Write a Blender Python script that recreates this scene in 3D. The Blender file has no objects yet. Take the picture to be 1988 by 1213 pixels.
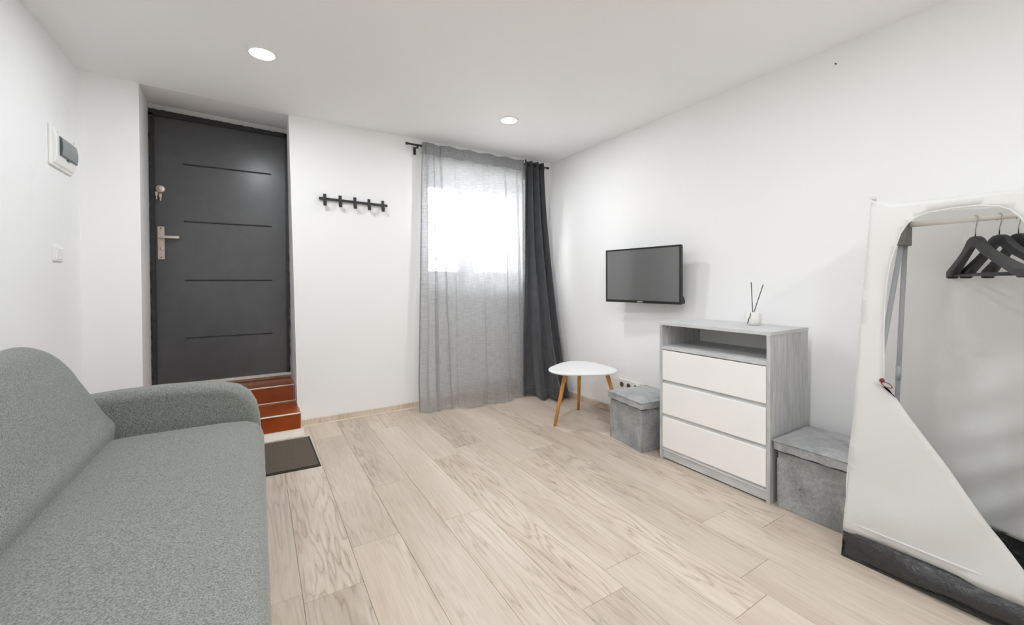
import bpy, bmesh, math, random
from mathutils import Vector, Matrix, noise
from mathutils.geometry import delaunay_2d_cdt

random.seed(7)
SC = bpy.context.scene
COL = SC.collection

# ------------------------------------------------------------------ camera
FW, FH = 1988.0, 1213.0
FPX, YAW, PITCH, ROLL = 797.03, 0.5534, 0.0107, -0.0047
PCX, PCY = 994.0, 557.44
cam_d = bpy.data.cameras.new('camera')
cam = bpy.data.objects.new('camera', cam_d)
COL.objects.link(cam)
_f = Vector((math.sin(YAW) * math.cos(PITCH), math.cos(YAW) * math.cos(PITCH), -math.sin(PITCH)))
_r = Vector((math.cos(YAW), -math.sin(YAW), 0))
_u = _r.cross(_f)
_r2 = _r * math.cos(ROLL) + _u * math.sin(ROLL)
_u2 = _u * math.cos(ROLL) - _r * math.sin(ROLL)
M = Matrix.Identity(4)
for i in range(3):
    M[i][0], M[i][1], M[i][2] = _r2[i], _u2[i], -_f[i]
M[2][3] = 1.1
cam.matrix_world = M
cam_d.sensor_fit = 'HORIZONTAL'
cam_d.sensor_width = 36.0
cam_d.lens = FPX / FW * 36.0
cam_d.shift_x = -(PCX - FW / 2) / FW
cam_d.shift_y = (PCY - FH / 2) / FW
cam_d.clip_start = 0.02
cam_d.clip_end = 200
SC.camera = cam

# ------------------------------------------------------------------ world, exposure
LAMP = 9.1           # watts of each ceiling downlight
SKY = 30.0             # overcast daylight outside the window
world = bpy.data.worlds.new('overcast_sky')
SC.world = world
world.use_nodes = True
wn = world.node_tree
bgn = wn.nodes['Background']
bgn.inputs['Color'].default_value = (0.90, 0.95, 1.0, 1)
bgn.inputs['Strength'].default_value = SKY
SC.view_settings.view_transform = 'Standard'
SC.view_settings.look = 'None'
SC.view_settings.gamma = 1.0
SC.view_settings.use_curve_mapping = False
SC.view_settings.exposure = 0.12
try:
    SC.cycles.use_denoising = True
    SC.cycles.max_bounces = 12
    SC.cycles.diffuse_bounces = 10
    SC.cycles.transparent_max_bounces = 12
    SC.cycles.use_adaptive_sampling = True
    SC.cycles.use_light_tree = False
    SC.cycles.adaptive_threshold = 0.1
    SC.cycles.sample_clamp_indirect = 12.0
    SC.cycles.caustics_reflective = False
    SC.cycles.caustics_refractive = False
except Exception:
    pass

# ------------------------------------------------------------------ helpers
def s2l(c):
    c = c / 255.0
    return c / 12.92 if c <= 0.04045 else ((c + 0.055) / 1.055) ** 2.4


def rgb(r, g, b):
    return (s2l(r), s2l(g), s2l(b), 1.0)


class NT:
    """tiny wrapper for building node trees"""
    def __init__(self, name):
        self.m = bpy.data.materials.new(name)
        self.m.use_nodes = True
        self.t = self.m.node_tree
        self.b = self.t.nodes['Principled BSDF']
        self.o = self.t.nodes['Material Output']

    def n(self, kind, **kw):
        x = self.t.nodes.new(kind)
        for k, v in kw.items():
            if k in x.inputs:
                x.inputs[k].default_value = v
            else:
                setattr(x, k, v)
        return x

    def l(self, a, b):
        self.t.links.new(a, b)

    def coords(self, scale=(1, 1, 1), kind='Object', add_random=False):
        tc = self.n('ShaderNodeTexCoord')
        mp = self.n('ShaderNodeMapping')
        mp.inputs['Scale'].default_value = scale
        self.l(tc.outputs[kind], mp.inputs['Vector'])
        if add_random:
            oi = self.n('ShaderNodeObjectInfo')
            vm = self.n('ShaderNodeVectorMath', operation='SCALE')
            cx = self.n('ShaderNodeCombineXYZ')
            mul = self.n('ShaderNodeMath', operation='MULTIPLY')
            mul.inputs[1].default_value = 37.0
            self.l(oi.outputs['Random'], mul.inputs[0])
            for i in range(3):
                self.l(mul.outputs[0], cx.inputs[i])
            self.l(cx.outputs[0], mp.inputs['Location'])
        return mp.outputs['Vector']

    def ramp(self, fac, stops):
        r = self.n('ShaderNodeValToRGB')
        e = r.color_ramp.elements
        while len(e) < len(stops):
            e.new(0.5)
        for i, (p, c) in enumerate(stops):
            e[i].position = p
            e[i].color = c
        self.l(fac, r.inputs['Fac'])
        return r.outputs['Color']

    def bump(self, height, strength=0.2, dist=0.01):
        b = self.n('ShaderNodeBump')
        b.inputs['Strength'].default_value = strength
        b.inputs['Distance'].default_value = dist
        self.l(height, b.inputs['Height'])
        self.l(b.outputs['Normal'], self.b.inputs['Normal'])

    def set(self, **kw):
        for k, v in kw.items():
            self.b.inputs[k].default_value = v


def plain(name, col, rough=0.5, metal=0.0, spec=0.5, noise_scale=None, noise_amt=0.06, bump=0.0):
    k = NT(name)
    k.set(**{'Roughness': rough, 'Metallic': metal, 'Specular IOR Level': spec})
    if noise_scale:
        v = k.coords()
        nz = k.n('ShaderNodeTexNoise', Scale=noise_scale, Detail=4.0)
        k.l(v, nz.inputs['Vector'])
        a = tuple(max(0, c * (1 - noise_amt)) for c in col[:3]) + (1,)
        b = tuple(min(1, c * (1 + noise_amt)) for c in col[:3]) + (1,)
        k.l(k.ramp(nz.outputs['Fac'], [(0.3, a), (0.7, b)]), k.b.inputs['Base Color'])
        if bump:
            k.bump(nz.outputs['Fac'], bump, 0.002)
    else:
        k.set(**{'Base Color': col})
    return k.m


# ------------------------------------------------------------------ materials
MT = {}


def mat_plaster(name, col, amt=0.03, smear=0.0):
    k = NT(name)
    v = k.coords()
    nz = k.n('ShaderNodeTexNoise', Scale=1.1, Detail=1.0)
    k.l(v, nz.inputs['Vector'])
    a = tuple(c * (1 - amt) for c in col[:3]) + (1,)
    base = k.ramp(nz.outputs['Fac'], [(0.35, a), (0.65, col)])
    if smear:
        n2 = k.n('ShaderNodeTexNoise', Scale=2.2, Detail=6.0, Roughness=0.65)
        k.l(v, n2.inputs['Vector'])
        mx = k.n('ShaderNodeMix', data_type='RGBA', blend_type='MULTIPLY')
        k.l(k.ramp(n2.outputs['Fac'], [(0.58, (1, 1, 1, 1)), (0.78, (1 - smear,) * 3 + (1,))]), mx.inputs['B'])
        k.l(base, mx.inputs['A'])
        mx.inputs['Factor'].default_value = 1.0
        base = mx.outputs['Result']
    k.l(base, k.b.inputs['Base Color'])
    k.set(**{'Roughness': 0.7, 'Specular IOR Level': 0.0})
    return k.m


MT['wall'] = mat_plaster('white_plaster', rgb(245, 245, 245), 0.015)
MT['wall_left'] = mat_plaster('white_plaster_scuffed', rgb(244, 245, 246), 0.015, smear=0.06)
MT['ceiling'] = mat_plaster('white_ceiling_paint', rgb(246, 246, 246), 0.01)


def mat_oak(name, c_dark, c_mid, c_light, vary=0.10):
    k = NT(name)
    # grain runs along local Y; every plank gets its own offset
    v = k.coords((1, 1, 1), add_random=True)
    st = k.n('ShaderNodeMapping')
    st.inputs['Scale'].default_value = (9.0, 0.85, 1.0)
    k.l(v, st.inputs['Vector'])
    n1 = k.n('ShaderNodeTexNoise', Scale=1.0, Detail=3.0, Roughness=0.5)
    k.l(st.outputs[0], n1.inputs['Vector'])
    # cathedral rings: contour lines of a stretched noise field
    mul = k.n('ShaderNodeMath', operation='MULTIPLY')
    mul.inputs[1].default_value = 13.0
    k.l(n1.outputs['Fac'], mul.inputs[0])
    fr = k.n('ShaderNodeMath', operation='FRACT')
    k.l(mul.outputs[0], fr.inputs[0])
    rings = k.ramp(fr.outputs[0], [(0.0, (0.30,) * 3 + (1,)), (0.16, (0.86,) * 3 + (1,)), (0.6, (1, 1, 1, 1)), (1.0, (0.62,) * 3 + (1,))])
    # where the rings show
    n2 = k.n('ShaderNodeTexNoise', Scale=0.35, Detail=1.0)
    k.l(st.outputs[0], n2.inputs['Vector'])
    vis = k.ramp(n2.outputs['Fac'], [(0.40, (0.15,) * 3 + (1,)), (0.60, (0.95,) * 3 + (1,))])
    # fine fibres
    sf = k.n('ShaderNodeMapping')
    sf.inputs['Scale'].default_value = (150.0, 5.0, 1.0)
    k.l(v, sf.inputs['Vector'])
    n3 = k.n('ShaderNodeTexNoise', Scale=1.0, Detail=4.0, Roughness=0.6)
    k.l(sf.outputs[0], n3.inputs['Vector'])
    # broad tone
    sb = k.n('ShaderNodeMapping')
    sb.inputs['Scale'].default_value = (6.0, 1.2, 1.0)
    k.l(v, sb.inputs['Vector'])
    n4 = k.n('ShaderNodeTexNoise', Scale=1.0, Detail=2.0)
    k.l(sb.outputs[0], n4.inputs['Vector'])
    base = k.ramp(n4.outputs['Fac'], [(0.3, c_mid), (0.7, c_light)])
    fib = k.ramp(n3.outputs['Fac'], [(0.25, (0.80, 0.78, 0.75, 1)), (0.60, (1, 1, 1, 1))])
    m1 = k.n('ShaderNodeMix', data_type='RGBA', blend_type='MULTIPLY')
    m1.inputs['Factor'].default_value = 0.75
    k.l(base, m1.inputs['A'])
    k.l(fib, m1.inputs['B'])
    inv = k.n('ShaderNodeMath', operation='SUBTRACT')
    inv.inputs[0].default_value = 1.0
    k.l(rings, inv.inputs[1])
    fac = k.n('ShaderNodeMath', operation='MULTIPLY')
    k.l(inv.outputs[0], fac.inputs[0])
    k.l(vis, fac.inputs[1])
    m2 = k.n('ShaderNodeMix', data_type='RGBA', blend_type='MIX')
    k.l(fac.outputs[0], m2.inputs['Factor'])
    k.l(m1.outputs['Result'], m2.inputs['A'])
    m2.inputs['B'].default_value = c_dark
    # small knots
    vo = k.n('ShaderNodeTexVoronoi', Scale=1.0)
    sv = k.n('ShaderNodeMapping')
    sv.inputs['Scale'].default_value = (7.0, 2.6, 1.0)
    k.l(v, sv.inputs['Vector'])
    k.l(sv.outputs[0], vo.inputs['Vector'])
    kn = k.ramp(vo.outputs['Distance'], [(0.02, (0.62, 0.55, 0.48, 1)), (0.07, (1, 1, 1, 1))])
    m3 = k.n('ShaderNodeMix', data_type='RGBA', blend_type='MULTIPLY')
    m3.inputs['Factor'].default_value = 0.7
    k.l(m2.outputs['Result'], m3.inputs['A'])
    k.l(kn, m3.inputs['B'])
    # plank to plank variation
    oi = k.n('ShaderNodeObjectInfo')
    hv = k.n('ShaderNodeHueSaturation')
    mr = k.n('ShaderNodeMapRange')
    mr.inputs['To Min'].default_value = 1.0 - vary
    mr.inputs['To Max'].default_value = 1.0 + vary * 0.4
    k.l(oi.outputs['Random'], mr.inputs['Value'])
    k.l(mr.outputs[0], hv.inputs['Value'])
    k.l(m3.outputs['Result'], hv.inputs['Color'])
    k.l(hv.outputs['Color'], k.b.inputs['Base Color'])
    k.set(**{'Roughness': 0.37, 'Specular IOR Level': 0.42})
    k.bump(n3.outputs['Fac'], 0.10, 0.001)
    return k.m


MT['oak'] = mat_oak('pale_oak_laminate', rgb(134, 114, 96), rgb(203, 187, 171), rgb(220, 207, 193))
MT['oak_skirt'] = mat_oak('pale_oak_skirting', rgb(170, 150, 130), rgb(214, 198, 180), rgb(228, 215, 200), 0.04)
MT['gap'] = plain('plank_joint', rgb(150, 132, 114), 0.8)


def mat_fabric(name, c1, c2, scale=260.0, bump=0.35, rough=0.95, mottle=0.0, sheen=0.2):
    k = NT(name)
    v = k.coords()
    nz = k.n('ShaderNodeTexNoise', Scale=scale, Detail=2.0, Roughness=0.7)
    k.l(v, nz.inputs['Vector'])
    colr = k.ramp(nz.outputs['Fac'], [(0.36, c1), (0.64, c2)])
    if mottle:
        n2 = k.n('ShaderNodeTexNoise', Scale=8.0, Detail=5.0, Roughness=0.65, Distortion=0.6)
        k.l(v, n2.inputs['Vector'])
        mx = k.n('ShaderNodeMix', data_type='RGBA', blend_type='MULTIPLY')
        mx.inputs['Factor'].default_value = 1.0
        k.l(colr, mx.inputs['A'])
        k.l(k.ramp(n2.outputs['Fac'], [(0.35, (1 - mottle,) * 3 + (1,)), (0.65, (1, 1, 1, 1))]), mx.inputs['B'])
        colr = mx.outputs['Result']
    k.l(colr, k.b.inputs['Base Color'])
    k.set(**{'Roughness': rough, 'Specular IOR Level': 0.2, 'Sheen Weight': sheen, 'Sheen Roughness': 0.5})
    k.bump(nz.outputs['Fac'], bump, 0.002)
    return k.m


MT['sofa'] = mat_fabric('heather_grey_woven_fabric', rgb(102, 105, 101), rgb(155, 157, 152), 260.0, 0.5)
MT['velvet'] = mat_fabric('grey_velvet', rgb(158, 160, 160), rgb(178, 180, 180), 90.0, 0.1, 0.7, 0.42, 0.6)
MT['dark_cloth'] = mat_fabric('charcoal_curtain_cloth', rgb(64, 65, 68), rgb(86, 87, 91), 300.0, 0.2, 0.8, 0.2, 0.3)
MT['mat_pile'] = mat_fabric('brown_black_coir', rgb(60, 49, 38), rgb(104, 90, 74), 170.0, 1.0, 1.0)
MT['mat_edge'] = plain('black_rubber', rgb(50, 48, 47), 0.8)


def mat_sheer():
    k = NT('grey_sheer_voile')
    uv = k.coords((1, 1, 1), 'UV')
    th = k.n('ShaderNodeMapping')
    th.inputs['Scale'].default_value = (500.0, 30.0, 1.0)
    k.l(uv, th.inputs['Vector'])
    n1 = k.n('ShaderNodeTexNoise', Scale=1.0, Detail=2.0)
    k.l(th.outputs[0], n1.inputs['Vector'])
    th2 = k.n('ShaderNodeMapping')
    th2.inputs['Scale'].default_value = (14.0, 420.0, 1.0)
    k.l(uv, th2.inputs['Vector'])
    n2 = k.n('ShaderNodeTexNoise', Scale=1.0, Detail=2.0)
    k.l(th2.outputs[0], n2.inputs['Vector'])
    ad = k.n('ShaderNodeMath', operation='ADD')
    k.l(n1.outputs['Fac'], ad.inputs[0])
    k.l(n2.outputs['Fac'], ad.inputs[1])
    mr = k.n('ShaderNodeMapRange')
    mr.inputs['From Min'].default_value = 0.7
    mr.inputs['From Max'].default_value = 1.3
    mr.inputs['To Min'].default_value = 0.50
    mr.inputs['To Max'].default_value = 0.80
    k.l(ad.outputs[0], mr.inputs['Value'])
    df = k.n('ShaderNodeBsdfDiffuse')
    df.inputs['Color'].default_value = rgb(186, 187, 188)
    tl = k.n('ShaderNodeBsdfTranslucent')
    tl.inputs['Color'].default_value = rgb(214, 215, 217)
    mx = k.n('ShaderNodeMixShader')
    mx.inputs[0].default_value = 0.58
    k.l(df.outputs[0], mx.inputs[1])
    k.l(tl.outputs[0], mx.inputs[2])
    tr = k.n('ShaderNodeBsdfTransparent')
    m2 = k.n('ShaderNodeMixShader')
    k.l(mr.outputs[0], m2.inputs[0])
    k.l(tr.outputs[0], m2.inputs[1])
    k.l(mx.outputs[0], m2.inputs[2])
    k.l(m2.outputs[0], k.o.inputs['Surface'])
    return k.m


MT['sheer'] = mat_sheer()
MT['sheer_hem_shade'] = mat_fabric('doubled_voile_painted_shade', rgb(112, 113, 114), rgb(150, 151, 152), 120.0, 0.1)  # doubled voile; blocked backlight is painted in as a darker grey


def mat_film(name, col, trans):
    """thin plastic sheet: diffuse with some light let through, faint gloss"""
    k = NT(name)
    v = k.coords()
    nz = k.n('ShaderNodeTexNoise', Scale=7.0, Detail=3.0, Distortion=1.2)
    k.l(v, nz.inputs['Vector'])
    bp = k.n('ShaderNodeBump')
    bp.inputs['Strength'].default_value = 0.5
    bp.inputs['Distance'].default_value = 0.01
    k.l(nz.outputs['Fac'], bp.inputs['Height'])
    k.set(**{'Base Color': col, 'Roughness': 0.42, 'Specular IOR Level': 0.35})
    k.l(bp.outputs[0], k.b.inputs['Normal'])
    tl = k.n('ShaderNodeBsdfTranslucent')
    tl.inputs['Color'].default_value = col
    mx = k.n('ShaderNodeMixShader')
    mx.inputs[0].default_value = trans
    k.l(k.b.outputs[0], mx.inputs[1])
    k.l(tl.outputs[0], mx.inputs[2])
    k.l(mx.outputs[0], k.o.inputs['Surface'])
    return k.m


MT['film_white'] = mat_film('white_plastic_film', rgb(251, 251, 250), 0.55)
k = NT('black_plastic_film')
v = k.coords()
nz = k.n('ShaderNodeTexNoise', Scale=26.0, Detail=6.0, Distortion=1.5)
k.l(v, nz.inputs['Vector'])
k.bump(nz.outputs['Fac'], 0.8, 0.014)
k.set(**{'Base Color': rgb(56, 56, 58), 'Roughness': 0.24})
MT['film_black'] = k.m


def mat_grey_wood(name, c1, c2, axis_scale):
    k = NT(name)
    v = k.coords(axis_scale)
    nz = k.n('ShaderNodeTexNoise', Scale=1.0, Detail=6.0, Roughness=0.65)
    k.l(v, nz.inputs['Vector'])
    k.l(k.ramp(nz.outputs['Fac'], [(0.32, c1), (0.68, c2)]), k.b.inputs['Base Color'])
    k.set(**{'Roughness': 0.55, 'Specular IOR Level': 0.35})
    k.bump(nz.outputs['Fac'], 0.12, 0.001)
    return k.m


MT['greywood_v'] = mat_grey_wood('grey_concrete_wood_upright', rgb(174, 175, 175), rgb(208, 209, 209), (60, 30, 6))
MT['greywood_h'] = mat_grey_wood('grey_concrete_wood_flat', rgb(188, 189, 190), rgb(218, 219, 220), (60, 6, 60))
MT['white_board'] = plain('white_melamine', rgb(247, 246, 245), 0.4, spec=0.35, noise_scale=3, noise_amt=0.01)
MT['door'] = plain('charcoal_door_laminate', rgb(86, 87, 89), 0.28, spec=0.6, noise_scale=9, noise_amt=0.08, bump=0.15)
MT['door_frame'] = plain('chipped_black_paint', rgb(52, 52, 54), 0.45, noise_scale=30, noise_amt=0.25, bump=0.6)
MT['groove'] = plain('groove_dark_paint', rgb(52, 53, 55), 0.35)
MT['nickel'] = plain('brushed_nickel', rgb(214, 204, 192), 0.33, 0.9, noise_scale=60, noise_amt=0.05)
MT['chrome'] = plain('chrome', rgb(205, 205, 205), 0.18, 1.0)
MT['black_metal'] = plain('black_powder_coat', rgb(46, 46, 48), 0.5, noise_scale=40, noise_amt=0.1)
MT['tile'] = plain('terracotta_glazed_tile', rgb(150, 70, 28), 0.22, noise_scale=5, noise_amt=0.16)
MT['grout'] = plain('cream_grout_trim', rgb(232, 224, 212), 0.7, noise_scale=20, noise_amt=0.05)
MT['white_plastic'] = plain('white_plastic', rgb(240, 240, 238), 0.35)
MT['white_lacquer'] = plain('white_lacquer', rgb(240, 240, 240), 0.4, noise_scale=4, noise_amt=0.01)
MT['smoke'] = plain('smoked_plastic', rgb(112, 120, 122), 0.2, noise_scale=14, noise_amt=0.06)
MT['smoke_rim'] = plain('smoked_plastic_rim', rgb(70, 78, 80), 0.3)
MT['bamboo'] = mat_grey_wood('honey_wood', rgb(186, 128, 62), rgb(216, 160, 90), (50, 50, 5))
MT['tv_body'] = plain('gloss_black_plastic', rgb(30, 30, 32), 0.22)
k = NT('tv_glass')
k.set(**{'Base Color': rgb(98, 99, 100), 'Roughness': 0.12, 'Specular IOR Level': 0.9, 'Coat Weight': 0.6, 'Coat Roughness': 0.12})  # grey base colour carries the reflected haze of the white walls
MT['tv_screen'] = k.m
MT['ceramic'] = plain('white_ceramic', rgb(242, 240, 237), 0.3)
MT['reed'] = plain('black_reed', rgb(40, 40, 42), 0.7)
MT['hanger'] = plain('black_painted_wood', rgb(52, 52, 54), 0.5, noise_scale=25, noise_amt=0.1)
MT['grey_tube'] = plain('grey_painted_tube', rgb(168, 170, 174), 0.4)
MT['steel'] = plain('satin_steel', rgb(196, 200, 202), 0.35, 0.3)
MT['grey_joint'] = plain('grey_moulded_joint', rgb(120, 121, 118), 0.6, noise_scale=40, noise_amt=0.1)
MT['cream_tube'] = plain('cream_coated_rod', rgb(246, 240, 232), 0.4)
MT['red'] = plain('dark_red_plastic', rgb(132, 24, 34), 0.4)
MT['socket_hole'] = plain('socket_shadow', rgb(84, 80, 72), 0.6)
MT['grey_box'] = plain('grey_card', rgb(170, 172, 175), 0.7)
k = NT('lamp_diffuser')
k.set(**{'Base Color': (1, 1, 1, 1), 'Emission Color': (1.0, 0.985, 0.968, 1), 'Emission Strength': 12.0})
MT['lamp'] = k.m
k.m.cycles.emission_sampling = 'NONE'
# window glass: clear with a surface reflection
k = NT('window_glass')
tr = k.n('ShaderNodeBsdfTransparent')
gl = k.n('ShaderNodeBsdfGlossy', Roughness=0.02)
fz = k.n('ShaderNodeFresnel', IOR=1.45)
mx = k.n('ShaderNodeMixShader')
k.l(fz.outputs[0], mx.inputs[0])
k.l(tr.outputs[0], mx.inputs[1])
k.l(gl.outputs[0], mx.inputs[2])
k.l(mx.outputs[0], k.o.inputs['Surface'])
MT['glass'] = k.m
MT['facade'] = plain('pale_render', rgb(226, 222, 216), 0.9, noise_scale=2, noise_amt=0.05)
MT['facade_trim'] = plain('rose_trim', rgb(222, 184, 194), 0.9)
MT['facade_pane'] = plain('far_window_pane', rgb(196, 204, 220), 0.4)
MT['asphalt'] = plain('courtyard_paving', rgb(170, 168, 164), 0.9, noise_scale=4, noise_amt=0.1)


# ------------------------------------------------------------------ object helpers
def root_offset(o):
    p = Vector((0, 0, 0))
    while o is not None:
        p += o.location
        o = o.parent
    return p


def tag(o, label=None, cat=None, group=None, kind=None):
    if label:
        o['label'] = label
    if cat:
        o['category'] = cat
    if group:
        o['group'] = group
    if kind:
        o['kind'] = kind
    return o


def thing(name, loc, label, cat, group=None, rotz=0.0, kind=None):
    o = bpy.data.objects.new(name, None)
    o.empty_display_size = 0.05
    COL.objects.link(o)
    o.location = loc
    o.rotation_euler = (0, 0, rotz)
    return tag(o, label, cat, group, kind)


def obj(name, bm, mat, parent=None, local=False, smooth=False, bevel=0.0, seg=2, solid=0.0, subd=0):
    """link one mesh object; world-space vertices unless local=True"""
    if parent is not None and not local:
        off = root_offset(parent)
        bmesh.ops.translate(bm, verts=bm.verts, vec=-off)
    bmesh.ops.recalc_face_normals(bm, faces=bm.faces)
    me = bpy.data.meshes.new(name)
    bm.to_mesh(me)
    bm.free()
    me.materials.append(MT[mat] if isinstance(mat, str) else mat)
    if smooth:
        for p in me.polygons:
            p.use_smooth = True
    o = bpy.data.objects.new(name, me)
    COL.objects.link(o)
    if parent is not None:
        o.parent = parent
    if solid:
        m = o.modifiers.new('thickness', 'SOLIDIFY')
        m.thickness = solid
        m.offset = 0
    if bevel:
        m = o.modifiers.new('bevel', 'BEVEL')
        m.width = bevel
        m.segments = seg
        m.limit_method = 'ANGLE'
        m.angle_limit = math.radians(40)
        if not smooth:
            for p in me.polygons:
                p.use_smooth = True
            m.harden_normals = True
    if subd:
        m = o.modifiers.new('subdivision', 'SUBSURF')
        m.levels = subd
        m.render_levels = subd
    return o


def bx(bm, x0, x1, y0, y1, z0, z1):
    vs = [bm.verts.new(p) for p in ((x0, y0, z0), (x1, y0, z0), (x1, y1, z0), (x0, y1, z0),
                                    (x0, y0, z1), (x1, y0, z1), (x1, y1, z1), (x0, y1, z1))]
    for f in ((0, 3, 2, 1), (4, 5, 6, 7), (0, 1, 5, 4), (1, 2, 6, 5), (2, 3, 7, 6), (3, 0, 4, 7)):
        bm.faces.new([vs[i] for i in f])
    return bm


def box(*a):
    return bx(bmesh.new(), *a)


def quad(bm, *pts):
    return bm.faces.new([bm.verts.new(p) for p in pts])


def hexa(bm, bottom, top):
    """8-corner solid: bottom 4 points and top 4 points in the same order"""
    b = [bm.verts.new(p) for p in bottom]
    t = [bm.verts.new(p) for p in top]
    n = len(b)
    bm.faces.new(b[::-1])
    bm.faces.new(t)
    for i in range(n):
        bm.faces.new((b[i], b[(i + 1) % n], t[(i + 1) % n], t[i]))
    return bm


def prism(bm, pts, axis, a, b):
    """extrude a 2D outline along axis ('x','y','z') from a to b"""
    def P(u, v, w):
        return {'x': (w, u, v), 'y': (u, w, v), 'z': (u, v, w)}[axis]
    return hexa(bm, [P(u, v, a) for u, v in pts], [P(u, v, b) for u, v in pts])


def frame_of(d):
    d = d.normalized()
    up = Vector((0, 0, 1)) if abs(d.z) < 0.9 else Vector((1, 0, 0))
    a = d.cross(up).normalized()
    return a, d.cross(a).normalized()


def tube(bm, pts, r, n=12, caps=True, sx=1.0):
    """round bar through the given points; r a number or one radius per point"""
    pts = [Vector(p) for p in pts]
    rs = r if isinstance(r, (list, tuple)) else [r] * len(pts)
    rings = []
    a = None
    for i, p in enumerate(pts):
        d = (pts[min(i + 1, len(pts) - 1)] - pts[max(i - 1, 0)]).normalized()
        if a is None:
            a, b = frame_of(d)
        else:
            a = (a - d * a.dot(d)).normalized()
            b = d.cross(a).normalized()
        rings.append([bm.verts.new(p + (a * math.cos(t) * sx + b * math.sin(t)) * rs[i])
                      for t in [2 * math.pi * k / n for k in range(n)]])
    for i in range(len(rings) - 1):
        for k in range(n):
            bm.faces.new((rings[i][k], rings[i][(k + 1) % n], rings[i + 1][(k + 1) % n], rings[i + 1][k]))
    if caps:
        bm.faces.new(rings[0][::-1])
        bm.faces.new(rings[-1])
    return bm


def lathe(bm, prof, center, n=32, axis='z'):
    cx, cy, cz = center
    rings = []
    for r, h in prof:
        ring = []
        for k in range(n):
            t = 2 * math.pi * k / n
            u, v = r * math.cos(t), r * math.sin(t)
            if axis == 'z':
                p = (cx + u, cy + v, cz + h)
            elif axis == 'y':
                p = (cx + u, cy + h, cz + v)
            else:
                p = (cx + h, cy + u, cz + v)
            ring.append(bm.verts.new(p))
        rings.append(ring)
    for i in range(len(rings) - 1):
        for k in range(n):
            bm.faces.new((rings[i][k], rings[i][(k + 1) % n], rings[i + 1][(k + 1) % n], rings[i + 1][k]))
    bm.faces.new(rings[0][::-1])
    bm.faces.new(rings[-1])
    return bm


def grid_surface(name, fn, nu, nv, mat, parent, solid=0.0, world=True):
    """surface from fn(u,v) with UVs, u and v in 0..1"""
    off = root_offset(parent) if parent is not None else Vector()
    verts, faces, uvs = [], [], []
    for j in range(nv + 1):
        for i in range(nu + 1):
            p = Vector(fn(i / nu, j / nv))
            verts.append(p - off)
    for j in range(nv):
        for i in range(nu):
            a = j * (nu + 1) + i
            faces.append((a, a + 1, a + nu + 2, a + nu + 1))
            for q in ((i, j), (i + 1, j), (i + 1, j + 1), (i, j + 1)):
                uvs.append((q[0] / nu, q[1] / nv))
    me = bpy.data.meshes.new(name)
    me.from_pydata(verts, [], faces)
    ul = me.uv_layers.new(name='UVMap')
    for i, q in enumerate(uvs):
        ul.data[i].uv = q
    for p in me.polygons:
        p.use_smooth = True
    me.materials.append(MT[mat])
    o = bpy.data.objects.new(name, me)
    COL.objects.link(o)
    if parent is not None:
        o.parent = parent
    if solid:
        m = o.modifiers.new('thickness', 'SOLIDIFY')
        m.thickness = solid
        m.offset = 0
    return o


def lerp(a, b, t):
    return a + (b - a) * t


def poly_at(pts, t):
    """piecewise linear through (param, value...) keys, smoothed"""
    for i in range(len(pts) - 1):
        if t <= pts[i + 1][0]:
            a, b = pts[i], pts[i + 1]
            s = (t - a[0]) / (b[0] - a[0])
            s = s * s * (3 - 2 * s) * 0.5 + s * 0.5
            return [lerp(x, y, s) for x, y in zip(a[1:], b[1:])]
    return list(pts[-1][1:])


# ================================================================== THE ROOM
ZC = 2.38
YB = 3.546
YN = 4.12          # back of the door niche
YF = -1.8          # wall behind the camera
XL = -0.90


def xr(z):         # right wall leans outward
    return 2.55 + 0.14 * z / ZC


# floor with single planks
floor = thing('floor', (0, 0, 0), 'pale oak laminate plank floor of the room', 'floor', kind='structure')
obj('subfloor', box(XL - 0.05, 2.75, YF - 0.05, YB + 0.06, -0.06, -0.009), 'gap', floor)
PW, PL, G = 0.1985, 1.38, 0.0005
seams = [0.3205 + PW * i for i in range(-7, 13)]
ends = {6: 1.57, 7: 1.795, 8: 2.27, 9: 1.775, 10: 1.042, 11: 1.142, 12: 0.749, 13: 0.844, 14: 1.134, 15: 0.965}
mesh_cache = {}
for i in range(len(seams) - 1):
    x0, x1 = max(seams[i], XL - 0.02), min(seams[i + 1], 2.62)
    if x1 - x0 < 0.03:
        continue
    e0 = ends.get(i, 0.35 + (i * 0.53) % 1.38)
    cuts = sorted({e0 + PL * k for k in range(-4, 5)} )
    cuts = [YF - 0.02] + [c for c in cuts if YF + 0.05 < c < YB - 0.02] + [YB + 0.05]
    for a, b in zip(cuts[:-1], cuts[1:]):
        w, l = round(x1 - x0, 4), round(b - a, 4)
        if (w, l) not in mesh_cache:
            bm = bmesh.new()
            hx, hy, c = w / 2 - G, l / 2 - G, 0.0007
            hexa(bm, [(-hx, -hy, -0.008), (hx, -hy, -0.008), (hx, hy, -0.008), (-hx, hy, -0.008)],
                 [(-hx, -hy, -c), (hx, -hy, -c), (hx, hy, -c), (-hx, hy, -c)])
            bm.faces.ensure_lookup_table()
            bm.faces.remove(bm.faces[1])
            tv = [v_ for v_ in bm.verts if v_.co.z > -0.005]
            nv = [bm.verts.new((v_.co.x - math.copysign(c, v_.co.x), v_.co.y - math.copysign(c, v_.co.y), 0)) for v_ in tv]
            for q in range(4):
                bm.faces.new((tv[q], tv[(q + 1) % 4], nv[(q + 1) % 4], nv[q]))
            bm.faces.new(nv)
            p = obj('plank', bm, 'oak', floor, local=True)
            mesh_cache[(w, l)] = p.data
        else:
            p = bpy.data.objects.new('plank', mesh_cache[(w, l)])
            COL.objects.link(p)
            p.parent = floor
        p.location = ((x0 + x1) / 2, (a + b) / 2, 0)

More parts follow.
